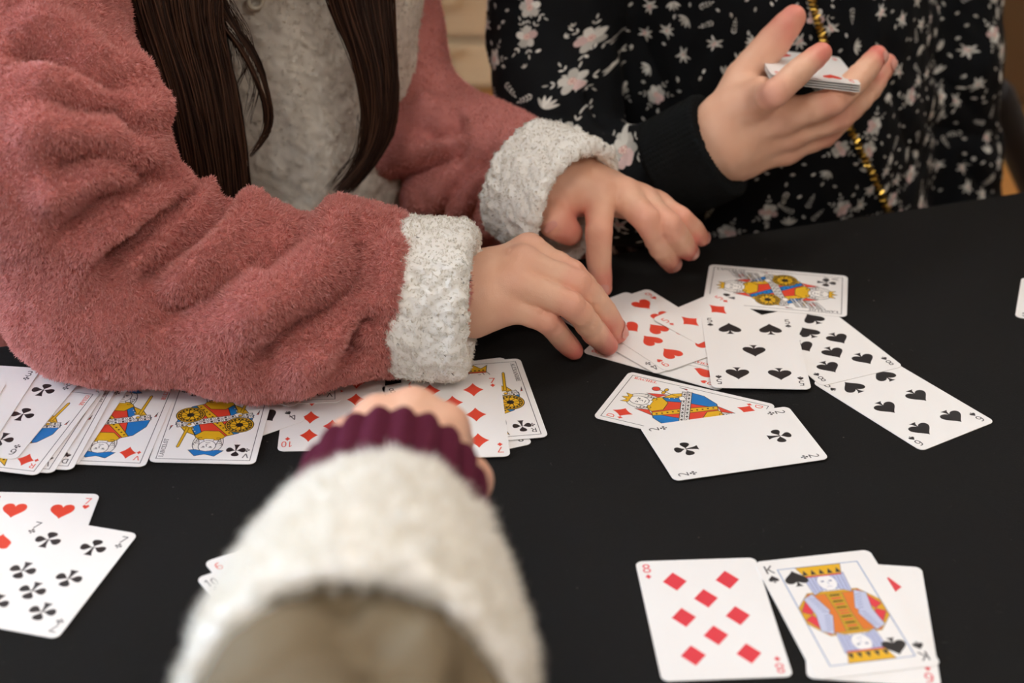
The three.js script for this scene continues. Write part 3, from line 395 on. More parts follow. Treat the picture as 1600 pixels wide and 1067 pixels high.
// lower corners
const LOW = 'cards nearest the brown sleeve';
lay(N(7, 'heart'), [156.5, 772.5], [0, 769.3], 'w', -1, 1, 0, 'seven of hearts card half under the seven of clubs', LOW);
lay(N(7, 'club'), [216, 834.5], [134, 820.7], 'w', -1, 1, 1, 'seven of clubs card lying over the seven of hearts', LOW);
const EUR = { anglo: 1, W: 57, H: 88 };
lay(N(8, 'diamond', EUR), [992.3, 878], [1175, 872], 'w', 1, -1, 0, 'eight of diamonds card with large single corner numbers', LOW);
lay(N(6, 'diamond', EUR), [1440, 887], [1370, 882.5], 'w', -1, 1, 0, 'red diamond card mostly under the king of spades', LOW);
lay(N('K', 'spade', EUR), [1177.5, 879], [1360, 859], 'w', 1, -1, 1, 'king of spades card with blue frame beside the eight of diamonds', LOW);
lay(N(6, 'heart'), [318, 879], [372, 861], 'w', 1, -1, 0, 'red card under the fluffy white cuff, only a corner in view', LOW);
lay(N(10, 'club'), [306, 904], [360, 886], 'w', 1, -1, 1, 'black card under the fluffy white cuff, only a corner in view', LOW);
lay(N(10, 'spade'), [1596, 434], [1590, 470], 'w', -1, -1, 0, 'lone card at the edge of the cloth beyond the spades', PILE);

// ------------------------------------------------------------------ people
const UP = V(0, 1, 0);
function bounds(pts, pad) { const lo = V(1e9, 1e9, 1e9), hi = V(-1e9, -1e9, -1e9); for (const p of pts) { lo.min(p); hi.max(p); } return [lo.subScalar(pad), hi.addScalar(pad)]; }
const mid = (a, b, t = .5) => a.clone().lerp(b, t);
const skinMat = new THREE.MeshPhysicalMaterial({ vertexColors: true, roughness: .48, sheen: .25, sheenRoughness: .5, sheenColor: lin('#e8a590'), bumpMap: dataTex(256, (x, y) => .5 + .28 * tileNoise(x, y, 256, 70) + .2 * tileNoise(x, y, 256, 140, 4)), bumpScale: .00018 });
skinMat.bumpMap.repeat.set(30, 30);
const nailMat = new THREE.MeshPhysicalMaterial({ color: lin('#dd9c8d'), roughness: .28, clearcoat: .4, clearcoatRoughness: .25 });
const SKIN = lin('#e6b394'), FLUSH = lin('#e07c6e'), PALE = lin('#ebc0a2');
function finger(j, r, k) {                                 // joints softened into a gentle bend
  const cv = new THREE.CatmullRomCurve3(j, false, 'centripetal'), L = []; let a = j[0], ra = r[0];
  for (let i = 1; i <= 9; i++) { const seg = (i - 1) / 3 | 0, t = (i / 3) - seg, b = cv.getPoint(i / 9).lerp(j[seg].clone().lerp(j[seg + 1], t), .45), rb = lerp(r[seg], r[seg + 1], t) - (i % 3 ? .0002 : 0); L.push(cone(a, b, ra, rb)); a = b; ra = rb; }
  return join(L, k);
}
function handField(o) {
  const k = o.k || 1, D = o.palm.clone().normalize(), carp = [0, 1, 2, 3].map((i) => mid(o.wr[0], o.wr[1], i / 3)), pal = [], fing = [];
  o.fingers.forEach((f, i) => {
    const s = k * [1, 1.03, .98, .86][i], m = f[0];
    pal.push(cone(carp[i], m, .0108 * k, .0088 * s), cone(carp[i].clone().addScaledVector(D, .007 * k), m.clone().addScaledVector(D, .005 * k), .0108 * k, .0085 * s));
    pal.push(cone(m.clone().addScaledVector(D, -.0022 * k), m.clone().addScaledVector(D, -.0022 * k), .0076 * s, .0076 * s));
    fing.push(finger(f, [.0088 * s, .0075 * s, .0069 * s, .0059 * s], .0035 * k));
  });
  const t = o.thumb; fing.push(finger(t, [.0118 * k, .0098 * k, .0092 * k, .0072 * k], .004 * k));
  pal.push(cone(t[0], mid(t[1], o.fingers[0][0], .4), .011 * k, .007 * k));
  const palm = join(pal, .009 * k), wc = mid(o.wr[0], o.wr[1]);
  const arm = o.elbow ? cone(wc, o.elbow, .0205 * k, .026 * k, { n: D, f: .82 }) : null;
  const f = (x, y, z) => { let d = 1e9; for (const q of fing) d = smin(d, q(x, y, z), .0014); d = smin(d, palm(x, y, z), .0065 * k); if (arm) d = smin(d, arm(x, y, z), .016 * k); return d; };
  const pts = [...o.wr, ...t]; o.fingers.forEach((q) => pts.push(...q)); if (o.elbow) pts.push(mid(wc, o.elbow, o.stub || .4));
  return { f, pts, dorsal: (q, i) => { const c = mid(q[0], q[3]), a = q[3].clone().sub(q[2]).normalize(), v = q[1].clone().sub(c); v.addScaledVector(D, -.006); v.addScaledVector(a, -v.dot(a)); return v.normalize(); }, o, k };
}
function handMesh(h, cell, clip) {
  const [lo, hi] = bounds(h.pts, .016), g = netMesh(clip ? (x, y, z) => Math.max(h.f(x, y, z), clip(x, y, z)) : h.f, lo, hi, cell, 2);
  const wr = [];                                           // fine creases over the finger joints
  h.o.fingers.forEach((q, i) => { const d = h.dorsal(q, i), a = q[2].clone().sub(q[0]).normalize(), rr = .0073 * h.k; for (const c of [-.0022, -.0006, .001, .0025]) wr.push([q[1].clone().addScaledVector(d, rr).addScaledVector(a, c), a, .00033]); const a2 = q[3].clone().sub(q[1]).normalize(); for (const c of [-.0008, .0008]) wr.push([q[2].clone().addScaledVector(d, rr * .88).addScaledVector(a2, c), a2, .00026]); });
  displace(g, (p) => { let s = fbm(p.x * 60, p.y * 60, p.z * 60) * .0004; for (const [c, a, dep] of wr) { const dx = p.x - c.x, dy = p.y - c.y, dz = p.z - c.z, r2 = dx * dx + dy * dy + dz * dz; if (r2 > .0001) continue; const t = dx * a.x + dy * a.y + dz * a.z + noise(p.x * 400, p.y * 400, p.z * 400) * .0003; s -= dep * Math.exp(-(t * t) / 2.5e-7) * Math.exp(-r2 / 2e-5); } return s; });
  const c = new THREE.Color(), tips = [...h.o.fingers.map((q) => [q[3], q[2]]), [h.o.thumb[3], h.o.thumb[2]]], knk = h.o.fingers.flatMap((q) => [q[0], q[1]]);
  paint(g, (p) => { let red = 0; tips.forEach(([t], i) => { red = Math.max(red, (i === 4 ? .7 : 1) * smooth(i === 4 ? .034 : .025, .004, p.distanceTo(t))); }); for (const q of knk) red = Math.max(red, .38 * smooth(.015, .006, p.distanceTo(q))); const n = fbm(p.x * 45, p.y * 45, p.z * 45); c.copy(SKIN).lerp(PALE, clamp(.3 + n * .6, 0, 1)); return c.lerp(FLUSH, clamp(red * (.8 + n * .5) + .06, 0, 1)); });
  return uvBy(g, (p) => [p.x + p.z * .6, p.y + p.z * .5]);
}
function nail(h, q, dor, wid, len) {                       // a nail plate laid on the back of a fingertip
  const a = q[3].clone().sub(q[2]).normalize(), b = new THREE.Vector3().crossVectors(a, dor).normalize(), c = q[3].clone().addScaledVector(a, -.0022), nu = 9, nv = 8, pos = [], idx = [];
  for (const lift of [.0007, -.0004]) for (let j = 0; j < nv; j++) for (let i = 0; i < nu; i++) { const v = j / (nv - 1) * 2 - 1, u = (i / (nu - 1) * 2 - 1), w = wid / 2 * Math.pow(Math.max(0, 1 - Math.pow(Math.abs(v), 3.2)), .5), p = c.clone().addScaledVector(a, v * len / 2).addScaledVector(b, u * w).addScaledVector(dor, .012); let gone = 0; for (let s = 0; s < 24; s++) { const d = h.f(p.x, p.y, p.z) * .8; if (gone + d > .0092) break; gone += d; p.addScaledVector(dor, -d); if (Math.abs(d) < 1e-5) break; } p.addScaledVector(dor, lift); pos.push(p.x, p.y, p.z); }
  const o = nu * nv; for (let j = 0; j < nv - 1; j++) for (let i = 0; i < nu - 1; i++) { const k = j * nu + i; idx.push(k, k + 1, k + nu, k + 1, k + nu + 1, k + nu, o + k, o + k + nu, o + k + 1, o + k + 1, o + k + nu, o + k + nu + 1); }
  for (let i = 0; i < nu - 1; i++) { const k = (nv - 1) * nu + i; idx.push(k, k + 1, o + k, k + 1, o + k + 1, o + k, i, o + i, i + 1, i + 1, o + i, o + i + 1); }
  const g = new THREE.BufferGeometry(); g.setAttribute('position', new THREE.Float32BufferAttribute(pos, 3)); g.setIndex(idx); g.computeVertexNormals(); return g;
}
function nails(h, body, which = [0, 1, 2, 3, 4]) { for (const i of which) { const th = i === 4, q = th ? h.o.thumb : h.o.fingers[i], d = th ? (h.o.thumbUp || h.dorsal(q, 0)) : h.dorsal(q, i); if (d.lengthSq() < .5) continue; part('fingernail', nail(h, q, d.clone().normalize(), (th ? .0098 : [.0086, .0088, .0084, .0072][i]) * h.k, (th ? .0105 : .0092) * h.k), nailMat, body); } }
// a head bowed over the table: skull, jaw, cheeks, nose, lips, ears and neck in one surface
function headBuild(c, fwd, neckTo) {
  const F = fwd.clone().normalize(), S = new THREE.Vector3().crossVectors(UP, F).normalize(), U = new THREE.Vector3().crossVectors(F, S).normalize();
  const q = (f, u, s = 0) => c.clone().addScaledVector(F, f).addScaledVector(U, u).addScaledVector(S, s);
  const L = [cone(q(-.018, .022), q(.014, .024), .078, .07), cone(q(.024, -.01), q(.04, -.072), .056, .027), cone(q(.05, -.03, .03), q(.05, -.03, -.03), .024, .024), cone(q(.074, .0), q(.092, -.03), .006, .0105), cone(q(.07, -.052, .012), q(.07, -.052, -.012), .0075, .0075), cone(q(.068, -.06, .01), q(.068, -.06, -.01), .008, .008), cone(q(.066, .016, .045), q(.066, .016, -.045), .011, .011)];
  const ears = [1, -1].map((k) => cone(q(-.008, .008, .076 * k), q(-.004, -.022, .072 * k), .013, .009, { n: S, f: .5 }));
  const neck = cone(q(-.022, -.06), neckTo, .043, .048), sock = [1, -1].map((k) => q(.076, .002, .03 * k));
  const f = (x, y, z) => { let d = 1e9; for (const l of L) d = smin(d, l(x, y, z), .016); for (const e of ears) d = smin(d, e(x, y, z), .008); d = smin(d, neck(x, y, z), .025); for (const e of sock) d = -smin(-d, Math.hypot(x - e.x, y - e.y, z - e.z) - .0125, .006); return d; };
  const g = netMesh(f, ...bounds([q(0, .02), neckTo], .115), .003), col = new THREE.Color(), mouth = q(.078, -.056);
  paint(g, (p) => { const n = fbm(p.x * 40, p.y * 40, p.z * 40), d = p.clone().sub(mouth), lip = smooth(.022, .014, Math.abs(d.dot(S))) * smooth(.011, .006, Math.abs(d.dot(U))) * smooth(.03, .02, d.length()), ch = .4 * smooth(.03, .008, Math.min(p.distanceTo(q(.066, -.028, .042)), p.distanceTo(q(.066, -.028, -.042)))); col.copy(SKIN).lerp(PALE, clamp(.3 + n * .6, 0, 1)); return col.lerp(FLUSH, clamp(ch + lip * .9, 0, 1)); });
  uvBy(g, (p) => [p.x + p.z * .6, p.y + p.z * .5]);
  const eyes = [1, -1].map((k) => { const e = new THREE.SphereGeometry(.0115, 20, 14); e.rotateX(Math.PI / 2); e.applyQuaternion(new THREE.Quaternion().setFromUnitVectors(V(0, 0, 1), F.clone().addScaledVector(U, -.25).normalize())); const o = q(.0665, .002, .03 * k); const d = F.clone().addScaledVector(U, -.25).normalize(); e.translate(o.x, o.y, o.z); return paint(e, (p) => { const a = p.clone().sub(o).normalize().dot(d); return a > .975 ? col.set('#15100c') : a > .88 ? col.set('#4a2f1c') : col.set('#e9e4dc'); }); });
  const brows = [1, -1].map((k) => new THREE.TubeGeometry(new THREE.CatmullRomCurve3([q(.079, .021, .014 * k), q(.079, .026, .03 * k), q(.066, .021, .047 * k)]), 12, .0026, 6));
  const skull = cone(q(-.02, .024), q(.01, .026), .088, .08), face = cone(q(.09, -.005), q(.12, -.1), .06, .075);
  const cap = (x, y, z) => Math.max(skull(x, y, z), .004 - face(x, y, z), -((x - c.x) * U.x + (y - c.y) * U.y + (z - c.z) * U.z) - .05);
  const hg = netMesh(cap, ...bounds([q(-.01, .02)], .11), .0028);
  displace(hg, (p) => { const d = p.clone().sub(c), a = Math.atan2(d.dot(S), d.dot(U) + .02); return noise(a * 22, d.dot(F) * 9, 3) * .0022; });
  return { g, eyes, brows, hg, q, S, U, F };
}
const eyeMat = new THREE.MeshPhysicalMaterial({ vertexColors: true, roughness: .12, clearcoat: .6 });
function headParts(H, body, person, hairMat, hairParent) { H.eyes.forEach((e) => part('eye', e, eyeMat, body)); H.brows.forEach((b) => part('eyebrow', b, hairMat, body)); return part('hair_crown', H.hg, hairMat, hairParent || person); }
// cloth colours
const fleeceMat = (c, o = {}) => new THREE.MeshPhysicalMaterial({ color: lin(c), roughness: 1, specularIntensity: .15, side: THREE.DoubleSide, ...o });
const tuftPink = tuftGeometry(.0024, .0004, 4, 3), tuftWhite = tuftGeometry(.0026, .00045, 5, 4), tuftLong = tuftGeometry(.0062, .0006, 5, 6);

// ================================================================ the long-haired player in the pink fleece coat
{
  const base = at(.26, .45, .2), girl = thing('person', V(base.x, .45, base.z), 'person with long dark hair in a pink fleece coat reaching over the cards', 'person');
  // hands
  const hA = handField({ palm: V(-.1, -1, -.15), wr: [P(738, 428, .047), P(744, 480, .036)], elbow: P(330, 470, .05), stub: .3,
    fingers: [[P(826, 394, .054), P(893, 427, .049), P(938, 480, .026), P(957, 512, .008)], [P(816, 414, .054), P(900, 443, .047), P(943, 488, .025), P(964, 521, .0075)], [P(803, 444, .048), P(893, 477, .041), P(929, 519, .02), P(949, 540, .0075)], [P(785, 475, .038), P(855, 502, .031), P(880, 531, .0155), P(897, 548, .0065)]],
    thumb: [P(765, 428, .036), P(812, 440, .024), P(862, 458, .016), P(898, 478, .01)], thumbUp: V(0, 0, 0) });
  const hB = handField({ palm: V(.1, -.9, -.55), wr: [P(862, 292, .06), P(905, 272, .062)], elbow: PE(790, 250, .09), stub: .5,
    fingers: [[P(939, 300, .059), P(936, 361, .045), P(936, 409, .026), P(941, 448, .0085)], [P(974, 306, .056), P(1010, 343, .051), P(1033, 386, .029), P(1049, 411, .012)], [P(1003, 316, .051), P(1045, 351, .047), P(1065, 379, .030), P(1077, 393, .019)], [P(1026, 322, .045), P(1064, 341, .042), P(1085, 361, .031), P(1096, 372, .022)]],
    thumb: [P(866, 296, .052), P(856, 324, .051), P(868, 348, .047), P(891, 364, .039)], thumbUp: V(-.6, .45, .66) });
  const gA = handMesh(hA, .0013), gB = handMesh(hB, .0013);
  const head = headBuild(at(.25, TT + .465, .12), EN.clone().addScaledVector(UP, -.62).addScaledVector(ED, .12), at(.262, TT + .31, .19));
  const body = part('body', mergeGeometries([gA, gB]), skinMat, girl, 'bare hands with the fingers spread over the cards'), face = part('head', head.g, skinMat, girl);
  nails(hA, body, [0, 1]); nails(hB, body, [0, 1, 2, 3, 4]);

  // sweater
  const tc0 = PE(452, -330, .175), tc1 = PE(452, 420, .175), torso = chain([tc0, tc1], [.086, .092], 0, { n: EN, f: .95 });
  const sg = netMesh(torso, ...bounds([tc0, tc1], .1), .0032);
  displace(sg, (p) => fbm(p.x * 28, p.y * 14, p.z * 28) * .0035 + noise(p.x * 230, p.y * 230, p.z * 230) * .0011 + noise(p.x * 520, p.y * 520, p.z * 520) * .0007);
  const cr = new THREE.Color(); paint(sg, (p) => { const n = fbm(p.x * 170, p.y * 170, p.z * 170); return cr.copy(lin('#efe6d8')).lerp(lin('#c6baa9'), clamp(.35 + n * .8, 0, 1)); });
  const knit = new THREE.MeshPhysicalMaterial({ vertexColors: true, roughness: 1, specularIntensity: .2, sheen: .3, sheenRoughness: .6, sheenColor: lin('#c9bda9') });
  const sweater = part('sweater', sg, knit, girl, 'cream boucle knit front');
  const tuftKnit = tuftGeometry(.0024, .00035, 5, 9), seen = (p) => EN.dot(p) > -EDGE - .155;
  pile('knit_pile', sg, 12000, tuftKnit, new THREE.MeshStandardMaterial({ color: 0xffffff, roughness: 1, side: THREE.DoubleSide }), sweater, 77, { keep: seen, spread: 1.6, color: (c, r) => c.copy(lin('#f2eadd')).lerp(lin('#c3b7a6'), r() * .8) });
  const band = (pts, w, t) => { const q = pts.map(([x, y]) => onField(torso, x, y)).filter(Boolean), cv = new THREE.CatmullRomCurve3(q), sh = new THREE.Shape(); sh.absellipse(0, 0, t, w, 0, 6.2832); const g = new THREE.ExtrudeGeometry(sh, { steps: 60, extrudePath: cv, curveSegments: 8 }); return g; };
  const trim = new THREE.MeshPhysicalMaterial({ color: lin('#efe7d6'), roughness: .9, sheen: .3, sheenColor: lin('#ffffff') });
  part('placket', band([[398, -40], [412, 60], [424, 150], [428, 250], [436, 350]], .0042, .0045), trim, sweater, 'pale ribbed button band');
  for (const [x, y] of [[397, 4]]) { const p = onField(torso, x, y); const g = new THREE.TorusGeometry(.0042, .0014, 10, 20); g.lookAt(EN); g.translate(p.x + EN.x * .004, p.y + .002, p.z + EN.z * .004); part('button', g, new THREE.MeshPhysicalMaterial({ color: lin('#d8cdb8'), roughness: .3, clearcoat: .5 }), sweater, 'ring shaped pearly button'); }

  // coat: body panels, sleeves with their folds, turned cuffs
  const pinkCol = '#cd857e', coatMat = fleeceMat(pinkCol), shellPts = [PE(70, -330, .16), PE(40, 250, .15), PE(5, 640, .13)], shellR = [PE(560, -330, .2), PE(550, 200, .2), PE(540, 430, .18)];
  const shell = join([chain(shellPts, [.085, .08, .088], .03), chain(shellR, [.05, .05, .055], .03), chain([PE(330, -330, .3), PE(330, 560, .3)], [.09, .09], 0), chain([PE(560, 440, .17), PE(830, 492, .12)], [.06, .062], 0), chain([PE(-35, -330, .08), at(.22, TT + .285, .2)], [.062, .05], 0), chain([PE(560, -330, .2), at(.3, TT + .285, .2)], [.052, .05], 0)], .04);
  const hollow = (x, y, z) => Math.max(shell(x, y, z), .004 - torso(x, y, z));
  const cg = netMesh(hollow, ...bounds([...shellPts, ...shellR, PE(830, 530, .13), PE(330, -330, .3), PE(330, 560, .3)], .11), .005);
  displace(cg, folds(shell, [[[[18, 560], [24, 500], [14, 450]], -.008, .007]]));
  const coat = part('coat', cg, coatMat, girl, 'dusty pink fleece coat hanging open');
  const aS = [PE(-35, -330, .07), PE(15, 60, .015), PE(78, 240, -.045), P(163, 432, .0565), P(400, 474, .0495), P(575, 458, .0455), P(640, 462, .044)], aR = [.064, .0575, .056, .0545, .0475, .0425, .034];
  const fA = chain(aS, aR, .03);
  const foldA = folds(fA, [
    [[[0, 74], [62, 82], [110, 104], [165, 128]], -0.0154, 0.0084], [[[60, 152], [140, 166], [190, 170], [212, 198]], -0.0154, 0.0074], [[[60, 292], [106, 262], [162, 245], [200, 258], [232, 276]], -0.0171, 0.0084], [[[66, 384], [126, 354], [168, 324], [205, 302], [242, 290]], -0.0135, 0.0074],
    [[[140, 425], [192, 390], [234, 351], [274, 322]], -0.0171, 0.0074], [[[205, 448], [246, 420], [288, 381], [345, 329]], -0.0171, 0.0079], [[[215, 524], [285, 482], [336, 444], [388, 395]], -0.0145, 0.0099], [[[400, 430], [430, 400], [466, 370], [478, 343]], -0.0127, 0.0074],
    [[[552, 340], [566, 375], [562, 438], [520, 486], [460, 525], [425, 560]], -0.0191, 0.0084], [[[540, 575], [552, 540], [572, 505]], -0.0217, 0.0059],
    [[[0, 40], [70, 44], [130, 70], [185, 105]], 0.0097, 0.0114], [[[0, 118], [90, 118], [160, 145], [212, 170]], 0.0116, 0.0104], [[[0, 210], [70, 205], [150, 212], [215, 235]], 0.0116, 0.0114], [[[40, 330], [100, 292], [170, 268], [235, 290]], 0.0116, 0.0095], [[[95, 408], [165, 368], [220, 330], [262, 300]], 0.0116, 0.0095], [[[175, 432], [230, 395], [285, 340], [310, 318]], 0.0125, 0.0095], [[[230, 470], [290, 425], [345, 375], [375, 335]], 0.0125, 0.0104], [[[330, 520], [420, 470], [505, 400], [520, 352]], 0.0097, 0.0171], [[[590, 345], [600, 400], [585, 470], [530, 530], [470, 570]], 0.0125, 0.0123],
  ]);
  const sA = netMesh(fA, ...bounds(aS, .085), .0024);
  const bulge = (p) => fbm(p.x * 22, p.y * 22, p.z * 22) * .003;
  displace(sA, (p) => { let d = foldA(p) + bulge(p); if (p.y + d < TT + .004) d += 0; return d; });
  { const p = sA.attributes.position; for (let i = 0; i < p.count; i++) if (p.getY(i) < TT + .0035) p.setY(i, TT + .0035); sA.computeVertexNormals(); }
  const pileBase = sA.clone();
  displace(sA, (p) => noise(p.x * 210, p.y * 210, p.z * 210) * .0004 - .0008);
  const sleeveA = part('sleeve', sA, coatMat, coat, 'thick fleece sleeve bunched in folds, resting on the cards');
  const napMat = new THREE.MeshPhysicalMaterial({ color: 0xffffff, roughness: 1, specularIntensity: .15, side: THREE.DoubleSide, transmission: .3, thickness: 0 }), pinks = (c, r) => c.copy(lin('#efafa7')).lerp(lin('#da938b'), r()).lerp(lin('#f6c9c2'), r() * .3);
  pile('fleece_pile', pileBase, 240000, tuftPink, napMat, sleeveA, 31, { comb: V(.1, -.6, .3), tilt: .45, spread: .8, scale: [.6, 1.1], clump: .45, color: pinks });
  // far sleeve
  const bS = [PE(560, -330, .2), PE(572, 20, .17), PE(600, 160, .15), PE(660, 232, .125), PE(745, 262, .07), PE(826, 276, .022)], bR = [.05, .044, .044, .045, .041, .034];
  const fB = chain(bS, bR, .025), sB = netMesh(fB, ...bounds(bS, .065), .003);
  const foldB = folds(fB, [[[[728, 176], [700, 190], [672, 203]], -0.0161, 0.0069], [[[745, 208], [690, 238], [640, 265], [606, 297], [600, 331]], -0.0207, 0.0080], [[[780, 216], [720, 262], [690, 310], [680, 345]], -0.0138, 0.0069], [[[800, 225], [755, 270], [735, 320], [730, 365]], -0.0138, 0.0069], [[[690, 150], [650, 170], [610, 190]], 0.0075, 0.0110], [[[720, 225], [665, 225], [620, 250]], 0.0075, 0.0100], [[[630, 0], [622, 60], [615, 110]], -0.0115, 0.0080], [[[655, 0], [650, 80], [625, 150]], -0.0092, 0.0080]]);
  displace(sB, (p) => foldB(p) + fbm(p.x * 24, p.y * 24, p.z * 24) * .003);
  const sleeveB = part('sleeve', sB, coatMat, coat, 'fleece sleeve of the bent far arm');
  pile('fleece_pile', sB, 45000, tuftPink, napMat, sleeveB, 41, { spread: 1.0, scale: [.55, .95], color: pinks });
  pile('fleece_pile', cg, 30000, tuftPink, napMat, coat, 43, { keep: (p) => EN.dot(p) > -EDGE - .2 && p.y > TT - .08 && p.y < TT + .3, spread: 1.0, scale: [.6, 1], color: pinks });
  // cuffs
  const whites = (c, r) => { const q = r(); return q < .006 ? c.set('#6d6660') : c.copy(lin('#f6f3ec')).lerp(lin('#e2dcd0'), r() * .8); }, sherpa = fleeceMat('#f7f5ef');
  const lump = (p) => noise(p.x * 150, p.y * 150, p.z * 150) * .0012 + noise(p.x * 300, p.y * 300, p.z * 300) * .0009 + fbm(p.x * 40, p.y * 40, p.z * 40) * .0015;
  const cA = P(677, 467, .0445), axA = P(740, 468, .0435).sub(P(600, 458, .0445)).normalize();
  const cuffAf = (x, y, z) => Math.max(ringBand(cA, axA, (t) => .0438 - Math.max(0, t) * .02, .026, .0215, .0075)(x, y, z), TT + .003 - y);
  const gcA = netMesh(cuffAf, ...bounds([cA], .06), .002); displace(gcA, lump);
  const cuffA = part('cuff', gcA, sherpa, coat, 'turned-back cuff of speckled white sherpa'); pile('sherpa_pile', gcA, 17000, tuftWhite, napMat, cuffA, 51, { spread: 2.4, scale: [.5, .95], color: whites });
  const cB = PE(858, 300, -.012), axB = EN.clone().multiplyScalar(1).addScaledVector(ED, .55).addScaledVector(UP, -.12).normalize();
  const gcB = netMesh(ringBand(cB, axB, (t) => .0395 + t * .06, .0315, .0225, .0045), ...bounds([cB], .066), .002); displace(gcB, lump);
  const cuffB = part('cuff', gcB, sherpa, coat, 'turned-back cuff of grey speckled sherpa round the far wrist'); pile('sherpa_pile', gcB, 17000, tuftWhite, napMat, cuffB, 53, { spread: 2.2, scale: [.45, .8], color: whites });

  // hair
  const R = rng(91), pos = [], idx = [], col = [], hc = new THREE.Color();
  const strand = (pts, r0, c0) => { const cv = new THREE.CatmullRomCurve3(pts, false, 'centripetal'), n = 20, q = cv.getPoints(n); for (let i = 0; i <= n; i++) { const t = cv.getTangent(i / n), s = new THREE.Vector3().crossVectors(t, EN).normalize(), w = r0 * (i > n - 4 ? (n - i) / 4 * .8 + .2 : 1), b = pos.length / 3; for (const [a, e] of [[-1, 0], [0, .8], [1, 0]]) { const p = q[i].clone().addScaledVector(s, a * w).addScaledVector(EN, e * w); pos.push(p.x, p.y, p.z); col.push(c0.r, c0.g, c0.b); } if (i) for (const k of [0, 1]) idx.push(b - 3 + k, b + k, b - 2 + k, b - 2 + k, b + k, b + 1 + k); } };
  const hank = (left, right, n, s0, s1, wob, loose, ends = .22, top = null) => { const cl = []; for (let i = 0; i < Math.max(8, n / 14); i++) cl.push([R(), (R() - .5) * wob, R() * 6.3]); for (let i = 0; i < n; i++) { const C = cl[Math.floor(R() * cl.length)], u = clamp(C[0] + (R() - .5) * .1 * (R() < loose ? 3 : 1), -.03, 1.03), dep = Math.pow(R(), .7), cut = 1 - R() * R() * ends, ph = R() * 6.3, am = R() * 3.5, pts = [], m = left.length - 1; for (let j = 0; j <= 7; j++) { const t = j / 7 * cut, q = Math.min(m - 1e-6, t * m), a = Math.floor(q), w = q - a, X = (g) => lerp(g[a][0], g[a + 1][0], w), Y = (g) => lerp(g[a][1], g[a + 1][1], w), x = lerp(X(left), X(right), u) + Math.sin(t * 5 + C[2]) * C[1] + Math.sin(t * 9 + ph) * am + (R() - .5) * 2, y = lerp(Y(left), Y(right), u); pts.push(PE(x, y, lerp(s0, s1, dep) - Math.sin(clamp(u, 0, 1) * Math.PI) * .012)); } if (top) { const a = top[0].clone().lerp(top[1], clamp(u, 0, 1)).addScaledVector(EN, -dep * .02 + (R() - .5) * .008), b = mid(a, pts[0], .55).addScaledVector(EN, .012).addScaledVector(ED, (R() - .5) * .01); pts.unshift(a, b); } const k = R(); hc.copy(lin('#241712')).lerp(lin('#5c3f2f'), k * k * .85); strand(pts, .0002 + R() * .0003, hc); } };
  hank([[120, -120], [150, 0], [190, 90], [222, 180], [245, 270], [262, 345], [300, 420]], [[390, -120], [330, 0], [352, 90], [368, 180], [380, 270], [384, 345], [382, 420]], 4200, .03, .062, 12, .35, .22, [head.q(-.03, .0, -.088), head.q(.02, .045, -.07)]);
  hank([[330, -120], [300, 0], [352, 44], [388, 100], [412, 160], [414, 205], [388, 244]], [[380, -120], [335, 0], [380, 50], [408, 105], [424, 160], [424, 205], [392, 246]], 80, .045, .055, 2, .2, .22, [head.q(.02, .03, -.078), head.q(.03, .045, -.07)]);
  hank([[500, -120], [512, 0], [545, 70], [566, 140], [572, 200], [560, 255], [520, 300]], [[610, -120], [606, 0], [613, 70], [618, 140], [612, 205], [585, 255], [545, 302]], 1300, .05, .072, 9, .35, .5, [head.q(.02, .045, .07), head.q(-.03, .0, .088)]);
  const loose = [[[[345, -20], [372, 40], [388, 95], [360, 145]]], [[[352, -10], [388, 60], [398, 130], [384, 190]]], [[[320, 0], [346, 30], [362, 62], [368, 110]]], [[[565, 180], [560, 230], [535, 262], [505, 300]]], [[[578, 200], [570, 250], [545, 290], [512, 312]]], [[[300, -10], [340, 20], [375, 70], [395, 140]]]];
  for (const [l] of loose) for (let i = 0; i < 9; i++) { hc.copy(lin('#3c281d')); strand(l.map(([x, y], j) => PE(x + (R() - .5) * 16, y + (R() - .5) * 14, .045 + R() * .015)), .00016, hc); }
  const hg = new THREE.BufferGeometry(); hg.setAttribute('position', new THREE.Float32BufferAttribute(pos, 3)); hg.setAttribute('color', new THREE.Float32BufferAttribute(col, 3)); hg.setIndex(idx); hg.computeVertexNormals();
  const hair = part('hair', hg, new THREE.MeshPhysicalMaterial({ vertexColors: true, roughness: .42, specularIntensity: .5, side: THREE.DoubleSide }), girl, 'long straight dark brown hair hanging in two hanks');
  hair.userData.kind = 'stuff';
  headParts(head, face, girl, new THREE.MeshPhysicalMaterial({ color: lin('#2f1f18'), roughness: .45 }), hair);
  const core = join([chain([PE(235, -120, .06), PE(255, 60, .058), PE(292, 180, .058), PE(318, 280, .06), PE(335, 420, .062)], [.033, .027, .021, .016, .012], .02, { n: EN, f: .35 })], 0);
  part('hair_underlayer', netMesh(core, ...bounds([PE(235, -120, .06), PE(335, 420, .062)], .05), .004), new THREE.MeshStandardMaterial({ color: lin('#2f1f18'), roughness: .6 }), hair);
}

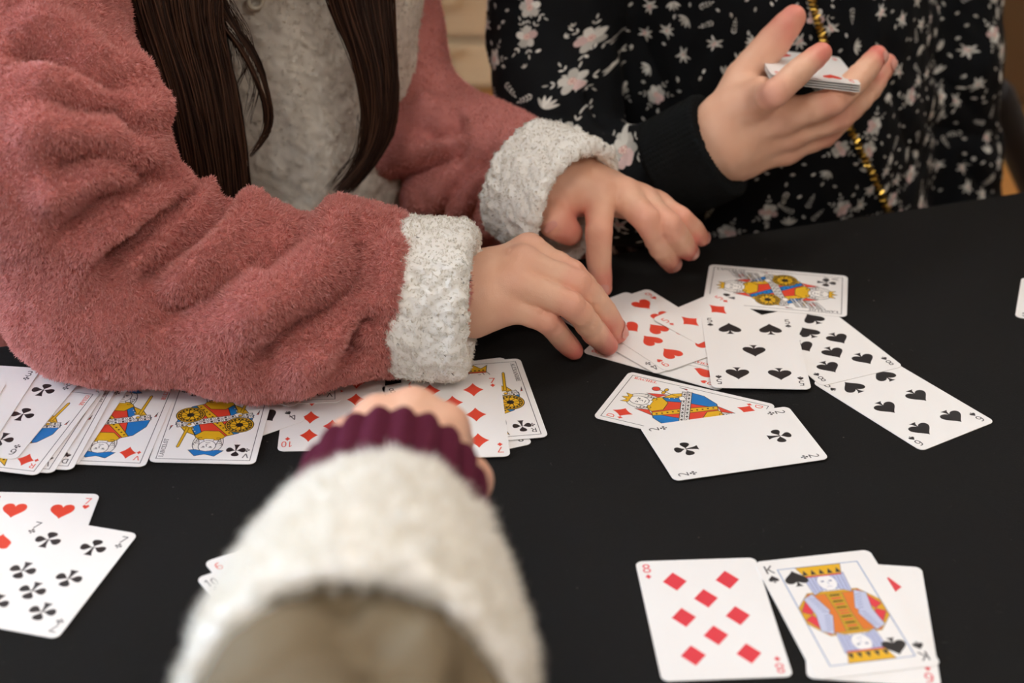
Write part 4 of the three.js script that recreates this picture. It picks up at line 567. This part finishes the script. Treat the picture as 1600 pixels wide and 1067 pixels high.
// ================================================================ the player in the floral shirt
const motifs = canvasTex(2048, 2048, (c, W, H) => {
  c.fillStyle = '#101215'; c.fillRect(0, 0, W, H); const r = rng(66), K = W / 400;      // 400 mm of cloth
  const spots = []; let tries = 0; while (spots.length < 900 && tries++ < 26000) { const size = spots.length < 70 ? 11.5 : spots.length < 420 ? 7 : 3.6, x = r() * 400, y = r() * 400; if (spots.every(([a, b, s]) => { let dx = Math.abs(a - x), dy = Math.abs(b - y); dx = Math.min(dx, 400 - dx); dy = Math.min(dy, 400 - dy); return Math.hypot(dx, dy) > (s + size) * .66; })) spots.push([x, y, size, r() * 6.28, r()]); }
  const leaf = (l, w, col) => { c.beginPath(); c.moveTo(0, 0); c.bezierCurveTo(l * .3, -w, l * .8, -w * .8, l, 0); c.bezierCurveTo(l * .8, w * .8, l * .3, w, 0, 0); c.fillStyle = col; c.fill(); };
  const pale = () => { const k = 172 + r() * 60; return `rgb(${k + 2},${k},${k - 8})`; }, rose = () => { const k = 185 + r() * 36; return `rgb(${k + 12},${k - 16},${k - 20})`; };
  const sprig = (L, n) => { for (let i = 0; i < n; i++) for (const s of [-1, 1]) { c.save(); c.translate(L * i / n, 0); c.rotate(s * (.6 + r() * .3)); leaf(L * .34 * (1 - i / n * .4), L * .075, pale()); c.restore(); } c.save(); c.translate(L * .9, 0); leaf(L * .3, L * .07, pale()); c.restore(); };
  const bloom = (R) => { const n = 5 + Math.floor(r() * 3); for (let i = 0; i < n; i++) { c.save(); c.rotate(i * 6.283 / n + r() * .3); c.beginPath(); c.ellipse(R * .52, 0, R * .5, R * .36, 0, 0, 7); c.fillStyle = r() < .22 ? rose() : pale(); c.fill(); c.restore(); } c.beginPath(); c.arc(0, 0, R * .3, 0, 7); c.fillStyle = '#cfa59c'; c.fill(); for (let i = 0; i < 6; i++) { c.beginPath(); c.arc(Math.cos(i) * R * .2, Math.sin(i) * R * .2, R * .06, 0, 7); c.fillStyle = '#efe6da'; c.fill(); } };
  for (const [x, y, s, a, q] of spots) for (const ox of [-400, 0, 400]) for (const oy of [-400, 0, 400]) { if (x + ox < -20 || x + ox > 420 || y + oy < -20 || y + oy > 420) continue; c.save(); c.scale(K, K); c.translate(x + ox, y + oy); c.rotate(a);
    if (s > 10) { for (const b of [.4, 1.2, 3.4, 4.4]) { c.save(); c.rotate(b + q); sprig(s * .95, 3); c.restore(); } bloom(s * .55); } else if (s > 6) { if (q < .45) { for (const b of [0, .7, 1.5, 2.4, 4, 4.8]) { c.save(); c.rotate(b); leaf(s * .85, s * .17, pale()); c.restore(); } bloom(s * .42); } else if (q < .75) { c.translate(-s * .6, 0); sprig(s * 1.3, 4); } else { for (let i = -2; i < 3; i++) { c.save(); c.rotate(i * .5); leaf(s * .95, s * .2, pale()); c.restore(); } } } else if (q < .5) { c.beginPath(); c.ellipse(0, 0, 1.6, .9, 0, 0, 7); c.fillStyle = pale(); c.fill(); } else { for (const b of [0, .8, -.8]) { c.save(); c.rotate(b); leaf(s * .7, s * .2, pale()); c.restore(); } }
    c.restore(); }
}, [2.5, 2.5]);
{
  const base = at(.6, .45, .2), kid = thing('person', V(base.x, .45, base.z), 'person in a black floral shirt holding a small fan of cards', 'person');
  const tc = [PE(1190, -380, .19), PE(1180, 150, .165), PE(1180, 470, .17)], axis = PE(1180, 150, .19);
  const armR = [PE(880, -380, .19), PE(868, 60, .15), PE(880, 275, .07), PE(985, 288, .036), PE(1070, 258, .008)], armL = [PE(1470, -380, .2), PE(1465, 100, .155), PE(1478, 400, .15)];
  const f = join([chain(tc, [.125, .125, .135], .03, { n: EN, f: .88 }), chain(armR, [.05, .043, .04, .036, .028], .02), chain(armL, [.05, .044, .046], .02)], .022);
  const g = netMesh(f, ...bounds([...tc, ...armR, ...armL], .15), .0036);
  const cre = folds(f, [[[[905, 120], [945, 170], [990, 215]], -.010, .009], [[[860, 150], [905, 200], [960, 235]], -.008, .008], [[[1000, 330], [1040, 290], [1060, 240]], -.004, .007], [[[1450, 60], [1480, 130], [1530, 180]], -.007, .008], [[[1440, 180], [1490, 210], [1550, 215]], -.007, .008], [[[1380, 30], [1400, 130], [1430, 230]], -.005, .01], [[[1500, 240], [1530, 280], [1560, 300]], -.007, .007], [[[980, 20], [1010, 90], [1040, 160]], -.006, .012]]);
  displace(g, (p) => cre(p) + fbm(p.x * 16, p.y * 12, p.z * 16) * .004);
  uvBy(g, (p) => { const d = p.clone().sub(axis), u = d.dot(ED), w = d.dot(EN); return [Math.atan2(u, w + .08) * .21, p.y]; });
  const cloth = new THREE.MeshPhysicalMaterial({ map: motifs, roughness: .85, specularIntensity: .3 });
  const shirt = part('shirt', g, cloth, kid, 'black shirt printed with small white and pink flowers');
  // gold zip running down the front
  const gold = new THREE.MeshStandardMaterial({ color: lin('#c9a24a'), metalness: 1, roughness: .28 }), zipLine = [[1232, -330], [1240, -180], [1256, -50], [1268, 10], [1283, 60], [1296, 110], [1312, 170], [1338, 225], [1362, 275], [1388, 335]].map(([x, y]) => { const p = onField(f, x, y); return p && p.addScaledVector(EN, .0015); }).filter(Boolean);
  const zc = new THREE.CatmullRomCurve3(zipLine), tg = new THREE.TubeGeometry(zc, 120, .0022, 6), zip = part('zipper', tg, new THREE.MeshStandardMaterial({ color: lin('#4a3b1c'), metalness: .6, roughness: .5 }), shirt, 'glittering gold zip');
  const teeth = []; const NT = 130; for (let i = 0; i < NT; i++) { const p = zc.getPoint(i / NT), t = zc.getTangent(i / NT), b = new THREE.BoxGeometry(.0036, .0011, .0016); b.rotateZ(Math.atan2(t.x, -t.y) * .9 + (i % 2 ? .35 : -.35)); b.rotateX((i * 37 % 11) * .12 - .6); b.translate(p.x + EN.x * .0018 + (i % 2 ? .0008 : -.0008), p.y, p.z + EN.z * .0018); teeth.push(b); }
  const tm = part('zipper_teeth', mergeGeometries(teeth), gold, shirt); tm.userData.kind = 'stuff';
  // hand
  const h = handField({ k: 1.06, palm: V(.25, .75, -.6), wr: [PE(1118, 196, -.004), PE(1132, 262, -.002)], elbow: PE(1000, 290, .02), stub: .35,
    fingers: [[PE(1186, 156, -.016), PE(1212, 145, -.044), PE(1250, 110, -.040), PE(1283, 82, -.030)], [PE(1222, 182, -.018), PE(1302, 158, -.036), PE(1344, 119, -.022), PE(1371, 87, -.006)], [PE(1236, 205, -.014), PE(1314, 182, -.026), PE(1358, 140, -.010), PE(1386, 98, .006)], [PE(1228, 232, -.008), PE(1288, 212, -.014), PE(1322, 180, -.004), PE(1340, 158, .006)]],
    thumb: [PE(1140, 172, .0), PE(1160, 122, .012), PE(1209, 66, .016), PE(1240, 27, .014)], thumbUp: V(-.3, .2, .2) });
  const head = headBuild(at(.6, TT + .475, .13), EN.clone().addScaledVector(UP, -.6).addScaledVector(ED, -.1), at(.6, TT + .31, .2));
  const body = part('body', handMesh(h, .0016), skinMat, kid, 'bare hand with the thumb raised'), face = part('head', head.g, skinMat, kid); nails(h, body, [1, 2]);
  headParts(head, face, kid, new THREE.MeshPhysicalMaterial({ color: lin('#3a281e'), roughness: .45 }));
  const cc = PE(1082, 246, .006), ax = PE(1140, 224, -.005).sub(PE(985, 300, .03)).normalize(), cg = netMesh(ringBand(cc, ax, (t) => .0335 + t * .03, .024, .02, .003), ...bounds([cc], .05), .0016);
  const side = new THREE.Vector3().crossVectors(ax, UP).normalize(), over = new THREE.Vector3().crossVectors(side, ax);
  displace(cg, (p) => { const d = p.clone().sub(cc), a = Math.atan2(d.dot(side), d.dot(over)); return Math.sin(a * 60) * .0005; });
  part('cuff', cg, new THREE.MeshPhysicalMaterial({ color: lin('#141617'), roughness: .95, specularIntensity: .2 }), shirt, 'plain black ribbed cuff');
  // the cards in the hand
  const e1 = PE(1345, 97, -.016).sub(PE(1162, 108, -.016)).normalize(), e2 = EN.clone().addScaledVector(UP, .22); e2.addScaledVector(e1, -e2.dot(e1)).normalize(); const nn = new THREE.Vector3().crossVectors(e2, e1).normalize(); if (nn.y < 0) nn.negate();
  [[N(3, 'diamond'), -.10, 'lowest card of the small fan held in the hand'], [N(4, 'heart'), -.03, 'second lowest card of the fan held in the hand'], [N(2, 'heart'), .04, 'second card from the top of the fan held in the hand'], [N(5, 'heart'), .11, 'top red card of the fan held in the hand']].forEach(([sp, a, lab], i) => {
    const m = cardMesh(sp, lab, 'cards held in the hand'), u = e1.clone().applyAxisAngle(nn, a), b = new THREE.Vector3().crossVectors(u, nn);
    const M = new THREE.Matrix4().makeBasis(b.clone().negate(), nn, u.clone().negate()); m.quaternion.setFromRotationMatrix(M); m.position.copy(PE(1260, 108, .001)).addScaledVector(nn, i * .0011 - .0015);
  });
}
// the chair of the floral player
{
  const c0 = at(.6, 0, .3), ch = thing('chair', V(c0.x, 0, c0.z), 'black chair with a broad backrest behind the floral shirt', 'chair'), blk = new THREE.MeshStandardMaterial({ color: lin('#17171a'), roughness: .55 }), ry = Math.atan2(-ED.z, ED.x);
  const b = (w, hh, d, u, y, s, r = .01) => { const g = new RoundedBoxGeometry(w, hh, d, 3, r); g.rotateY(ry); const p = at(u, y, s); g.translate(p.x, p.y, p.z); return g; };
  part('seat', b(.42, .03, .4, .6, .43, .27), blk, ch); part('backrest', b(.26, .3, .025, .66, .76, .45), blk, ch);
  for (const u of [.42, .78]) for (const s of [.1, .44]) part('leg', b(.025, .42, .025, u, .21, s, .006), blk, ch);
  for (const u of [.55, .77]) part('back_post', b(.025, .3, .025, u, .55, .45, .006), blk, ch);
  { const a = PE(1556, 150, .3), e = PE(1650, 360, .3), g = new THREE.CapsuleGeometry(.016, a.distanceTo(e), 6, 12); g.applyQuaternion(new THREE.Quaternion().setFromUnitVectors(UP, a.clone().sub(e).normalize())); g.translate((a.x + e.x) / 2, (a.y + e.y) / 2, (a.z + e.z) / 2); part('armrest', g, blk, ch); }
}

// ================================================================ the arm of the player on the near side
{
  const el = PZ(470, 1560, .33), near = thing('person', V(el.x, 0, el.z), 'person reaching in with a brown sleeve, fluffy white cuff and burgundy knit', 'person');
  const W = PZ(612, 782, .705), ax = W.clone().sub(PZ(560, 1100, .53)).normalize();
  const on = (t, dy = 0) => W.clone().addScaledVector(ax, t).addScaledVector(UP, dy);
  const sideV = new THREE.Vector3().crossVectors(ax, UP).normalize(), upV = new THREE.Vector3().crossVectors(sideV, ax);
  // hand, mostly hidden by the cuffs
  const pt = (t, s, u) => on(t).addScaledVector(sideV, s * .84).addScaledVector(upV, u - .003);
  const h = handField({ k: 1.08, palm: upV.clone().negate(), wr: [pt(.005, .018, .008), pt(.005, -.018, .006)], elbow: on(-.12), stub: .25,
    fingers: [[pt(.062, .021, .012), pt(.092, .025, -.002), pt(.094, .025, -.03), pt(.082, .024, -.05)], [pt(.066, .006, .017), pt(.1, .007, .001), pt(.102, .007, -.028), pt(.09, .007, -.05)], [pt(.062, -.010, .015), pt(.094, -.011, -.002), pt(.094, -.011, -.03), pt(.082, -.010, -.048)], [pt(.054, -.023, .009), pt(.08, -.026, -.008), pt(.08, -.026, -.03), pt(.07, -.024, -.044)]],
    thumb: [pt(.015, .022, 0), pt(.035, .029, -.004), pt(.058, .033, -.008), pt(.074, .032, -.018)] });
  part('body', handMesh(h, .0024), skinMat, near, 'bare hand seen from behind the wrist');
  const turn = (p) => { const d = p.clone().sub(W); return Math.atan2(d.dot(sideV), d.dot(upV)); };
  // brown sleeve
  const sp = [on(-.09), on(-.2), on(-.3, .004), el.clone().add(V(0, 0, .1))], fS = chain(sp, [.026, .0425, .050, .058], .01);
  const gs = netMesh(fS, ...bounds(sp, .075), .004), fo = folds(fS, [[[[330, 1060], [420, 985], [520, 940]], -.014, .011], [[[450, 1067], [560, 1010], [660, 990], [740, 1040]], -.013, .012], [[[560, 915], [620, 950], [640, 990]], -.011, .010]]);
  displace(gs, (p) => fo(p) + fbm(p.x * 20, p.y * 20, p.z * 20) * .004);
  const coat = part('coat', gs, new THREE.MeshPhysicalMaterial({ color: lin('#77684f'), roughness: .75, sheen: .2, sheenRoughness: .5, sheenColor: lin('#c7b08a') }), near, 'smooth olive brown coat sleeve');
  // fluffy cuff turned back over the sleeve
  const cw = on(-.13), gw = netMesh(ringBand(cw, ax, (t) => .0475 - .11 * Math.max(0, t + .02) + .02 * Math.max(0, -t - .02), (t) => .0475 - .11 * Math.max(0, t + .02) - .0085 + .06 * Math.max(0, -t - .02), .066, .0028), ...bounds([cw], .09), .0032);
  displace(gw, (p) => noise(p.x * 60, p.y * 60, p.z * 60) * .0016 + noise(p.x * 140, p.y * 140, p.z * 140) * .001);
  const cuff = part('cuff', gw, fleeceMat('#fbf9f3'), coat, 'thick fluffy white cuff');
  pile('fluffy_pile', gw, 15000, tuftLong, new THREE.MeshPhysicalMaterial({ color: 0xffffff, roughness: 1, specularIntensity: .1, side: THREE.DoubleSide, transmission: .5, thickness: 0 }), cuff, 61, { spread: 1.1, scale: [.5, .9], color: (c, r) => c.copy(lin('#fdfbf5')).lerp(lin('#efe9dc'), r()) });
  // ribbed knit cuff
  const ck = on(-.031), gk = netMesh(ringBand(ck, ax, (t) => .0355 - Math.max(0, t - .025) * .12, .0225, .0385, .004), ...bounds([ck], .066), .0016, 2);
  displace(gk, (p) => { const a = turn(p); return Math.pow(Math.abs(Math.sin(a * 11)), .7) * .0036 - .0018 + noise(p.x * 500, p.y * 500, p.z * 500) * .0003; });
  part('knit_cuff', gk, new THREE.MeshPhysicalMaterial({ color: lin('#551e31'), roughness: .95, specularIntensity: .2, sheen: .3, sheenColor: lin('#8a3a56') }), coat, 'burgundy ribbed knit cuff');
}

renderer.render(scene, camera);
